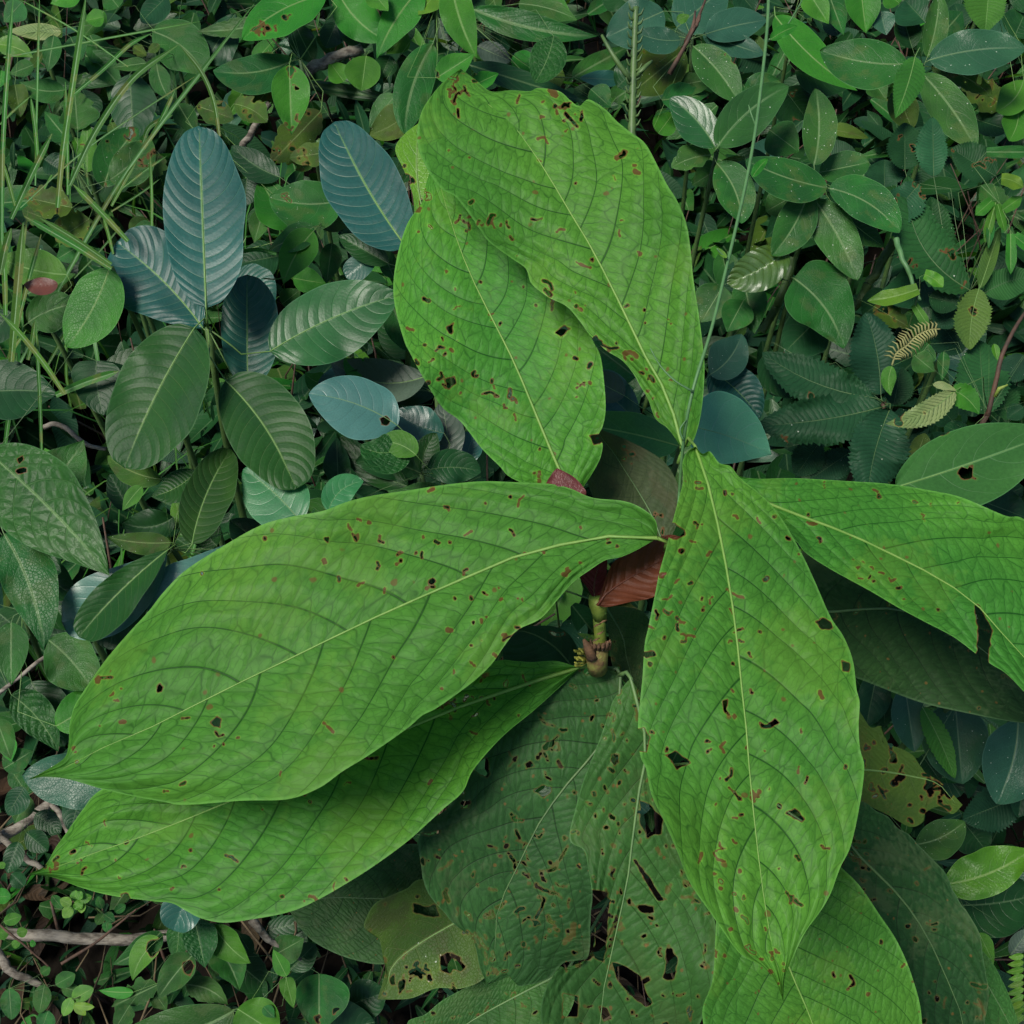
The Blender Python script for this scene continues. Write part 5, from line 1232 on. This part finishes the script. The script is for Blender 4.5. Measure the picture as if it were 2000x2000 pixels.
plant('lime_leaved_plant', 'yellow-green smooth leaf at the right edge beside the worn grey leaf', 'I', (1490, 1190), 1.08, [
    (1495, 1180, 1965, 995, 230, -35, 0, 'lime', dict(prof='ell', fold=.2)), (1560, 1290, 2010, 1230, 330, -20, .06, 'drk', dict(prof='ell')), (1690, 1440, 1770, 1610, 90, 0, .04, 'brt'), (1860, 1560, 1960, 1420, 90, 0, .02, 'gry'),
    (1880, 1330, 1760, 1180, 200, 0, .1, 'drk'),
])
fe = plant('fern_frond', 'yellow-green fern frond in the lower right corner', 'I', (1960, 1900), 1.05,
           [(1930, 1560 + 36 * i, 1848 - 6 * (i % 3), 1570 + 40 * i, 34, 6, rng.uniform(-.005, .005), 'lime', dict(prof='lan', fold=.05, k=.4)) for i in range(10)] +
           [(1935, 1560 + 36 * i, 1990, 1545 + 36 * i, 32, 4, .0, 'lime', dict(prof='lan', fold=.05, k=.4)) for i in range(10)], cat='fern', stem_r=.0015, cell=3)
df = thing('dried_fern', 'curled dry yellow fern frond above the dark toothed leaves', 'dead frond', tuple(P3(*tp('F', 1230, 170), 1.13)))
rach = resample(np.array([P3(*tp('F', x, y), 1.14) for x, y in ((1220, 175), (1245, 110), (1300, 70), (1350, 20), (1420, -15), (1480, -20))]), 40)
V, F = tube(rach, np.linspace(.0012, .0008, 40), 5); adopt(new_mesh('rachis', V, F, MAT['straw2']), df)
for i in range(4, 38, 2):
    for sgn in (-1, 1):
        t = nrm(rach[i + 1] - rach[i - 1]); nn = nrm(np.cross(t, CF)) * sgn
        L = .016 * (1 - abs(i - 18) / 40)
        V, F = tube([rach[i], rach[i] + nn * L * .6 + t * L * .2, rach[i] + nn * L + t * L * .1 + CF * .003], [.0011, .001, .0004], 5)
        adopt(new_mesh('pinna', V, F, MAT['straw2']), df)
# ---------------------------------------------------------------- grass, vine, twigs, litter
def blade(root, pts, w, d, dd=None, matkey='grass', fold=.35):
    """pts in A-tile pixels from base to tip, w full width in tile pixels"""
    p = np.array([tp('A', *q) for q in pts])
    p = resample(p, 30)
    u = np.linspace(0, 1, 30)
    t = np.gradient(p, axis=0); t /= np.linalg.norm(t, axis=1)[:, None]
    nn = np.stack([t[:, 1], -t[:, 0]], 1)
    h = (w / 2.76 / 2) * np.minimum(1, (1 - u) * 5 + .12) * np.minimum(1, .7 + u)
    return leaf(root, 'grass', p, p + nn * h[:, None], p - nn * h[:, None], d, k=0.05, fold=fold, wave=0, droop=0, cell=9, rmid=0, name='blade', shift=0.0, matkey=matkey)

tus = thing('grass_tussock', 'tussock of long narrow grass blades at the upper left', 'grass', tuple((*P3(*tp('A', 120, 1900), 1.3)[:2], 0.0)))
G = [([(10, 1300), (15, 800), (45, 300), (72, -20)], 26, 1.25), ([(310, 1120), (335, 850), (385, 500), (465, -30)], 34, 1.30), ([(190, 1000), (200, 500), (213, -20)], 13, 1.45),
     ([(60, 2050), (230, 1720), (560, 1120), (800, 760), (1090, 380), (1370, 20)], 24, 1.36), ([(375, 1000), (520, 700), (720, 420), (965, 238)], 34, 1.26), ([(1183, 735), (1150, 540), (1080, 380), (965, 238)], 24, 1.25),
     ([(395, 510), (560, 370), (700, 240), (815, 180)], 24, 1.5), ([(690, 360), (400, 160), (95, -10)], 10, 1.42), ([(20, 310), (420, 235), (800, 165), (1080, 115)], 12, 1.5),
     ([(815, 1330), (818, 1080), (808, 820)], 16, 1.32), ([(600, 1450), (380, 1310), (130, 1165)], 34, 1.19), ([(600, 1425), (420, 1300), (215, 1175)], 28, 1.195), ([(690, 1300), (540, 1140), (395, 995)], 32, 1.22),
     ([(60, 1180), (180, 920), (280, 720)], 34, 1.33), ([(80, 1110), (40, 960), (5, 850)], 20, 1.3), ([(205, 900), (190, 700), (165, 520)], 22, 1.42), ([(0, 670), (80, 590), (165, 518)], 14, 1.42),
     ([(600, 1140), (760, 1040), (860, 965)], 12, 1.34), ([(640, 1030), (780, 920), (900, 840)], 14, 1.36), ([(600, 1110), (680, 960), (730, 880)], 22, 1.34), ([(110, 1120), (420, 840), (700, 640), (1070, 400)], 10, 1.4),
     ([(800, 760), (870, 640), (945, 480)], 22, 1.4), ([(770, 770), (810, 680), (930, 620)], 26, 1.42), ([(610, 1370), (580, 1250), (555, 1170)], 18, 1.25), ([(60, 1950), (95, 1550), (125, 1200)], 46, 1.2),
     ([(50, 1930), (130, 1600), (222, 1262)], 24, 1.22), ([(0, 1480), (30, 1330), (60, 1230)], 40, 1.24), ([(225, 2460), (212, 2100), (190, 1720)], 20, 1.16), ([(150, 1940), (175, 1830), (190, 1720)], 26, 1.2),
     ([(345, 2120), (230, 1950), (100, 1790), (0, 1690)], 30, 1.15), ([(300, 2130), (460, 2060), (640, 2000)], 42, 1.17), ([(20, 2450), (60, 2150), (90, 1900)], 26, 1.22), ([(0, 2060), (60, 1900), (140, 1780)], 22, 1.24),
     ([(365, 1050), (362, 800), (352, 440)], 20, 1.44), ([(475, 1000), (460, 900), (440, 830)], 12, 1.38), ([(1490, 1370), (1380, 1345), (1270, 1365)], 22, 1.24), ([(1540, 1495), (1480, 1505), (1410, 1500)], 8, 1.3),
     ([(250, 1980), (380, 1760), (560, 1560)], 20, 1.4), ([(30, 1700), (20, 1400), (-10, 1150)], 30, 1.28), ([(130, 1900), (110, 1500), (150, 1130)], 18, 1.34), ([(400, 1500), (540, 1350), (650, 1220)], 12, 1.36)]
for pts_, w_, d_ in G:
    blade(tus, pts_, w_, d_)

# scaly upright stalk and thin vine
st = thing('scaly_stalk', 'upright green scaly stalk with two bare side stalks right of the big upper leaf', 'stalk', tuple(P3(*tp('B', 1615, 760), 1.5)))
q = resample(np.array([P3(*tp('B', x, y), 1.45) for x, y in ((1612, 760), (1618, 500), (1628, 200), (1635, 40))]), 30)
V, F = tube(q, np.linspace(.0062, .0042, 30) * (1 + .14 * np.sin(np.arange(30) * 2.4)), 8); adopt(new_mesh('stalk', V, F, MAT['stem']), st)
for i in range(3, 29):
    sgn = 1 if i % 2 else -1
    b = q[i]; V, F = tube([b, b + CR * sgn * .008 + np.array([0, 0, .004]), b + CR * sgn * .011 + np.array([0, 0, .012])], [.0022, .0018, .0006], 5)
    adopt(new_mesh('scale', V, F, MAT['stem']), st)
for a, b in (((1610, 440), (1450, 190)), ((1635, 420), (1720, 330))):
    V, F = tube(resample(np.array([P3(*tp('B', *a), 1.45), P3(*tp('B', (a[0] + b[0]) / 2 - 8, (a[1] + b[1]) / 2), 1.44), P3(*tp('B', *b), 1.45)]), 6), [.0036, .0036, .0036, .0034, .003, .002], 6)
    adopt(new_mesh('side_stalk', V, F, MAT['stem']), st)

vi = thing('climbing_vine', 'thin smooth green vine stem rising across the big upper leaf to the top edge', 'vine', tuple(P3(1327, 976, .80)))
vp = [(1325, 985, .785), (1327, 960, .78), (1336, 853, .755), (1354, 759, .745), (1389, 645, .76), (1420, 518, .79), (1456, 362, .83), (1478, 236, .87), (1497, 72, .92), (1502, -20, .95), (1508, -120, .99)]
q = resample(np.array([P3(*a) for a in vp]), 60)
V, F = tube(q, np.linspace(.0012, .0016, 60), 8); adopt(new_mesh('vine_stem', V, F, MAT['vine']), vi)
for pp in ([(1502, 78, .92), (1530, 58, .925), (1550, 30, .93), (1572, -10, .95)], [(1476, 246, .87), (1468, 225, .868), (1462, 205, .87)], [(1354, 765, .742), (1320, 745, .742), (1290, 715, .745), (1270, 680, .745)],
           [(1420, 505, .79), (1408, 495, .788), (1400, 485, .787)], [(1327, 960, .78), (1325, 975, .776), (1323, 990, .775)], [(1335, 860, .75), (1328, 840, .748), (1340, 820, .748)]):
    V, F = tube(resample(np.array([P3(*a) for a in pp]), 10), np.linspace(.0009, .0005, 10), 6)
    adopt(new_mesh('tendril', V, F, MAT['vine']), vi)
for (tile, spec, dd) in (('C', (565, 215, 710, 140, 62, 8, 0, 'brt', dict(prof='ell', fold=.1)), .915), ('C', (468, 955, 552, 855, 46, 6, 0, 'brt', dict(prof='ell', fold=.1)), .84), ('C', (330, 1390, 272, 1335, 26, 0, 0, 'lime', dict(prof='ell', fold=.1)), .787)):
    simple_leaf(vi, tile, spec, dd, None, cell=3)

# twigs and branches
def stick(name, label, pts, r0, r1, mat='bark', knots=True, cat='branch'):
    P = np.array([P3(*tp(t, x, y), d) for t, x, y, d in pts])
    q = resample(P, 50)
    sdn = int(rng.integers(1, 9999))
    q = q + 0.0022 * np.stack([vnoise(np.arange(50) * .16, sdn), vnoise(np.arange(50) * .16, sdn + 1), vnoise(np.arange(50) * .16, sdn + 2)], 1) * (r0 / .008)
    r = np.linspace(r0, r1, 50)
    if knots:
        r = r * (1 + .07 * vnoise(np.arange(50) * .45, sdn + 4))
    V, F = tube(q, r, 10)
    o = new_mesh(name, V, F, MAT[mat])
    o["label"] = label; o["category"] = cat
    return o
stick('fallen_branch', 'thick pale grey fallen branch lying across the lower left', [('G', -120, 1415, 1.40), ('G', 300, 1465, 1.40), ('G', 620, 1478, 1.41), ('G', 960, 1450, 1.44)], .0078, .0075)
stick('fallen_branch', 'brown-grey branch slanting up to the blue-grey leaf at the lower left', [('G', -60, 960, 1.46), ('G', 120, 850, 1.46), ('G', 330, 700, 1.48)], .0085, .0065)
stick('dry_stick', 'thin pale dry stick slanting beside the lower left leaf edge', [('G', 250, 690, 1.47), ('G', 330, 820, 1.46), ('G', 400, 960, 1.46)], .0042, .0038)
stick('dry_stick', 'pale dry stick ending at the lower left leaf tip', [('G', -40, 880, 1.44), ('G', 90, 1000, 1.43), ('G', 230, 1100, 1.43)], .0042, .004)
stick('dry_stick', 'frayed pale stick sloping down to the lower left corner', [('G', -80, 1480, 1.38), ('G', 60, 1640, 1.37), ('G', 220, 1730, 1.37)], .0075, .004)
stick('dark_twig', 'thin dark twig crossing over the pale grey branch', [('G', 330, 1610, 1.33), ('G', 520, 1490, 1.35), ('G', 740, 1310, 1.38)], .0022, .0013, 'stem_brown')
stick('dark_twig', 'thin trailing dark stem over the round leaflets', [('G', -40, 1370, 1.33), ('G', 100, 1480, 1.33), ('G', 260, 1620, 1.34)], .0016, .0012, 'stem_brown')
stick('dry_stick', 'thin grey stick at the left edge above the lower left leaves', [('D', -60, 1990, 1.2), ('D', 100, 1860, 1.2), ('D', 285, 1715, 1.2)], .0028, .0022)
stick('dead_branch', 'short grey branch stub at the top beside the chewed leaf', [('A', 1610, 410, 1.66), ('A', 1730, 340, 1.66), ('A', 1960, 255, 1.66)], .0095, .008)
stick('dead_branch', 'grey twig behind the tallest ribbed leaf', [('A', 1300, 800, 1.6), ('A', 1370, 690, 1.6), ('A', 1450, 560, 1.6)], .0055, .005)
stick('dead_branch', 'thin brown stick right of the puckered low shrub', [('G', 1360, 1370, 1.26), ('G', 1440, 1470, 1.27), ('G', 1620, 1590, 1.28)], .0055, .002, 'bark')
stick('dead_branch', 'forked twig beside the quilted leaf at the left', [('D', 240, 505, 1.3), ('D', 330, 500, 1.3), ('D', 450, 590, 1.3), ('D', 570, 630, 1.3)], .0035, .0025)
stick('leaf_stalk', 'stout green leaf stalk slanting down below the heart-shaped leaf', [('C', 690, 1380, 1.46), ('C', 640, 1560, 1.47), ('C', 520, 1790, 1.5)], .006, .006, 'stem', False, 'stalk')
stick('leaf_stalk', 'stout dark green stalk slanting down right of the heart-shaped leaf', [('C', 1240, 1290, 1.46), ('C', 1150, 1440, 1.47), ('C', 1020, 1660, 1.5)], .0065, .0065, 'stem', False, 'stalk')
stick('leaf_stalk', 'thin bluish stalk reaching the narrow lime blades', [('C', 1240, 1290, 1.35), ('C', 1290, 1420, 1.33), ('C', 1375, 1620, 1.33)], .004, .002, 'vine', False, 'stalk')

# undergrowth: leaf mass below and behind the plants that can be told apart
def leaf_mass(name, label, centers, dirs, normals, length, width, mat, curl, nu=6, prof='acu'):
    n = len(centers)
    u = np.linspace(0, 1, nu + 1)
    pw = PROF[prof](np.clip(u, 0.02, 0.985))
    v = np.array([-1.0, 0, 1.0])
    dirs = dirs / np.linalg.norm(dirs, axis=1)[:, None]
    lat = np.cross(normals, dirs); lat /= np.linalg.norm(lat, axis=1)[:, None] + 1e-9
    nor = np.cross(dirs, lat)
    U, W = np.meshgrid(u, v, indexing='ij')
    x = (U - .3)[None] * length[:, None, None]
    y = (W * pw[:, None])[None] * (width / 2)[:, None, None]
    y = y + (rng.normal(0, .10, n) * length)[:, None, None] * ((U - .3) ** 2)[None]
    z = -curl[:, None, None] * length[:, None, None] * (U ** 2)[None] + .3 * np.abs(y)
    co = centers[:, None, None] + dirs[:, None, None] * x[..., None] + lat[:, None, None] * y[..., None] + nor[:, None, None] * z[..., None]
    k = (nu + 1) * 3
    idx = np.arange(k).reshape(nu + 1, 3)
    q = np.stack([idx[:-1, :-1], idx[1:, :-1], idx[1:, 1:], idx[:-1, 1:]], -1).reshape(-1, 4)
    Fc = (q[None] + (np.arange(n) * k)[:, None, None]).reshape(-1, 4)
    lf = np.stack([np.broadcast_to(U[None], y.shape), np.broadcast_to(W[None], y.shape), np.full(y.shape, 99.0)], -1)
    rn = np.broadcast_to(rng.random(n)[:, None, None], y.shape)
    mt = np.stack([np.broadcast_to(U[None], y.shape), y / length[:, None, None], rn], -1)
    o = new_mesh(name, co.reshape(-1, 3), Fc, MAT[mat], None, dict(lf=lf.reshape(-1, 3), mt=mt.reshape(-1, 3), nz=slow_noise(mt[..., 0] + rn * 9, mt[..., 1] + rn * 5, 3).reshape(-1, 3)))
    o["kind"] = "stuff"; o["label"] = label
    return o

def scatter(n, seed, hfun, zlo=.25, size=(.05, .19), asp=(.22, .55)):
    r = np.random.default_rng(seed)
    y = r.uniform(0.0, 1, n) * 4.6
    x = r.uniform(-1, 1, n) * (0.75 + 0.72 * y)
    h = hfun(x, y)
    keep = h > .02
    x, y, h = x[keep], y[keep], h[keep]
    m = len(x)
    z = h * (zlo + (1 - zlo) * r.random(m) ** .6)
    a = r.uniform(0, 2 * math.pi, m); e = r.uniform(-1.1, .45, m)
    D = np.stack([np.cos(a) * np.cos(e), np.sin(a) * np.cos(e), np.sin(e)], 1)
    N = np.stack([r.normal(0, .6, m), r.normal(-.3, .6, m), np.ones(m)], 1)
    N -= (N * D).sum(1)[:, None] * D
    L = r.uniform(*size, m) * np.clip(y / 1.5, .34, 1); W = L * r.uniform(*asp, m)
    return np.stack([x, y, z], 1), D, N / np.linalg.norm(N, axis=1)[:, None], L, W, r.uniform(-.05, .3, m)

def canopy(x, y):
    h = .23 + .20 * vnoise2(x * 1.6 + 20, y * 1.6 + 20, 21) + .07 * vnoise2(x * 4 + 20, y * 4 + 20, 22)
    h = h + np.clip((y - 2.2) * .22, 0, .55)
    bare = np.clip((-x - .12) / .2, 0, 1) * np.clip((1.02 - y) / .2, 0, 1)
    h = h * np.clip(y / 1.1, .35, 1) * (1 - .8 * bare)
    return np.clip(h, 0, 1.2)
def far_h(x, y):
    return np.full(x.shape, 1.0)
# added unseen wood behind and beside the view, cuts low sky light
def skyscreen(n, seed, mat, label):
    r = np.random.default_rng(seed)
    th = r.uniform(-.35, math.pi + .35, n)
    rad = r.uniform(4.2, 6.5, n)
    x = np.cos(th) * rad; y = np.sin(th) * rad + .4
    z = r.uniform(0, 1, n) ** .9 * (3.4 + .5 * np.sin(th * 9))
    a = r.uniform(0, 6.3, n); e = r.uniform(-.9, .2, n)
    D = np.stack([np.cos(a) * np.cos(e), np.sin(a) * np.cos(e), np.sin(e)], 1)
    N = np.stack([-np.cos(th) + r.normal(0, .5, n), -np.sin(th) + r.normal(0, .5, n), r.uniform(.3, 1.2, n)], 1)
    L = r.uniform(.25, .45, n)
    leaf_mass('sky_screen_foliage', label, np.stack([x, y, z], 1), D, N, L, L * r.uniform(.35, .5, n), mat, r.uniform(0, .3, n))
skyscreen(2600, 61, 'drk', 'dense dark foliage of an added unseen wood edge behind the plants')
skyscreen(1800, 62, 'gen', 'dense green foliage of an added unseen wood edge behind the plants')
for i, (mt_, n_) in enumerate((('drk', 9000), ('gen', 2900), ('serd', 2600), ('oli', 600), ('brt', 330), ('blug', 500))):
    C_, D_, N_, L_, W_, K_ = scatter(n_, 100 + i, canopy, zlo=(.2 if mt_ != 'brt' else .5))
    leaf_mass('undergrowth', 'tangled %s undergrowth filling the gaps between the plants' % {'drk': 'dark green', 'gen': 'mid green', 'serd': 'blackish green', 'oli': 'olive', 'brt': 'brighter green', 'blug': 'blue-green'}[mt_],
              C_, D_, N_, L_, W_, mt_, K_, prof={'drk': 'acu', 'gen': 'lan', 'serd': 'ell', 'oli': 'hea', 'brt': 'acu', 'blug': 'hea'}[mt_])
# thin stems standing in the undergrowth
r = np.random.default_rng(8)
VV, FF, off = [], [], 0
for i in range(520):
    y = r.uniform(.3, 4.2); x = r.uniform(-1, 1) * (.6 + .6 * y)
    h = float(canopy(np.array([x]), np.array([y]))[0]) * r.uniform(.8, 1.5) + .05
    a = r.uniform(0, 6.3); ln = r.uniform(.05, .6) * h
    V, F = tube([(x, y, -.02), (x + math.cos(a) * ln * .3, y + math.sin(a) * ln * .3, h * .55), (x + math.cos(a) * ln, y + math.sin(a) * ln, h)], np.array([1.3, 1, .6]) * r.uniform(.001, .0032), 5)
    VV.append(V); FF += [tuple(k + off for k in f) for f in F]; off += len(V)
so = new_mesh('undergrowth_stems', np.vstack(VV), FF, MAT['stem_brown']); so["kind"] = "stuff"; so["label"] = "thin brown stems standing among the undergrowth"
# dead leaves and straw on the bare soil
r = np.random.default_rng(5)
n = 420
C_ = np.stack([r.uniform(-1.1, .7, n), r.uniform(.15, 1.5, n), r.uniform(0.0, .03, n)], 1)
a = r.uniform(0, 6.3, n); D_ = np.stack([np.cos(a), np.sin(a), r.normal(0, .15, n)], 1)
N_ = np.stack([r.normal(0, .3, n), r.normal(0, .3, n), np.ones(n)], 1)
leaf_mass('leaf_litter', 'brown dead leaves scattered over the soil', C_, D_, N_, r.uniform(.04, .10, n), r.uniform(.02, .045, n), 'litter', r.uniform(-.3, .3, n))
VV, FF = [], []
off = 0
for i in range(450):
    x, y = r.uniform(-1.0, .3), r.uniform(.15, 1.15)
    a = r.normal(1.35, .55); L = r.uniform(.05, .22); z = r.uniform(.005, .05)
    p0 = np.array([x, y, z]); dv = np.array([math.cos(a), math.sin(a), r.normal(0, .12)])
    sd_ = np.array([-dv[1], dv[0], 0]) * r.normal(0, .12)
    V, F = tube([p0, p0 + dv * L * .5 + sd_ * L, p0 + dv * L], np.array([1, .9, .5]) * r.uniform(.0008, .0022), 4)
    VV.append(V); FF += [tuple(k + off for k in f) for f in F]; off += len(V)
so = new_mesh('straw', np.vstack(VV), FF, MAT['straw']); so["kind"] = "stuff"; so["label"] = "dry brown straw lying on the soil"
# low grass filler at the left
VV, FF, LF, MT = [], [], [], []
off = 0
for i in range(260):
    x, y = r.uniform(-1.6, -.55), r.uniform(1.0, 2.6)
    h = r.uniform(.3, .62); a = r.uniform(0, 6.3); ln = r.uniform(.1, .6) * h; w = r.uniform(.002, .0045)
    t = np.linspace(0, 1, 7)
    c = np.stack([x + math.cos(a) * ln * t ** 2, y + math.sin(a) * ln * t ** 2, h * (t - .35 * t ** 3)], 1)
    b = a + 1.57 + r.normal(0, .4); s_ = np.array([math.cos(b), math.sin(b), 0]) * w
    wv = np.minimum(1, (1 - t) * 3 + .05)[:, None]
    V = np.concatenate([c - s_ * wv, c + s_ * wv]); VV.append(V)
    FF += [(off + j, off + j + 1, off + 8 + j, off + 7 + j) for j in range(6)]; off += 14
    LF.append(np.stack([np.tile(t, 2), np.repeat([-1, 1], 7), np.full(14, 99.)], 1)); rr_ = r.random()
    MT.append(np.stack([np.tile(t, 2), np.repeat([-.01, .01], 7), np.full(14, rr_)], 1))
go = new_mesh('low_grass', np.vstack(VV), np.array(FF), MAT['grass'], None, dict(lf=np.vstack(LF), mt=np.vstack(MT), nz=np.vstack(MT) * 0))
go["kind"] = "stuff"; go["label"] = "dense low grass behind the tussock"
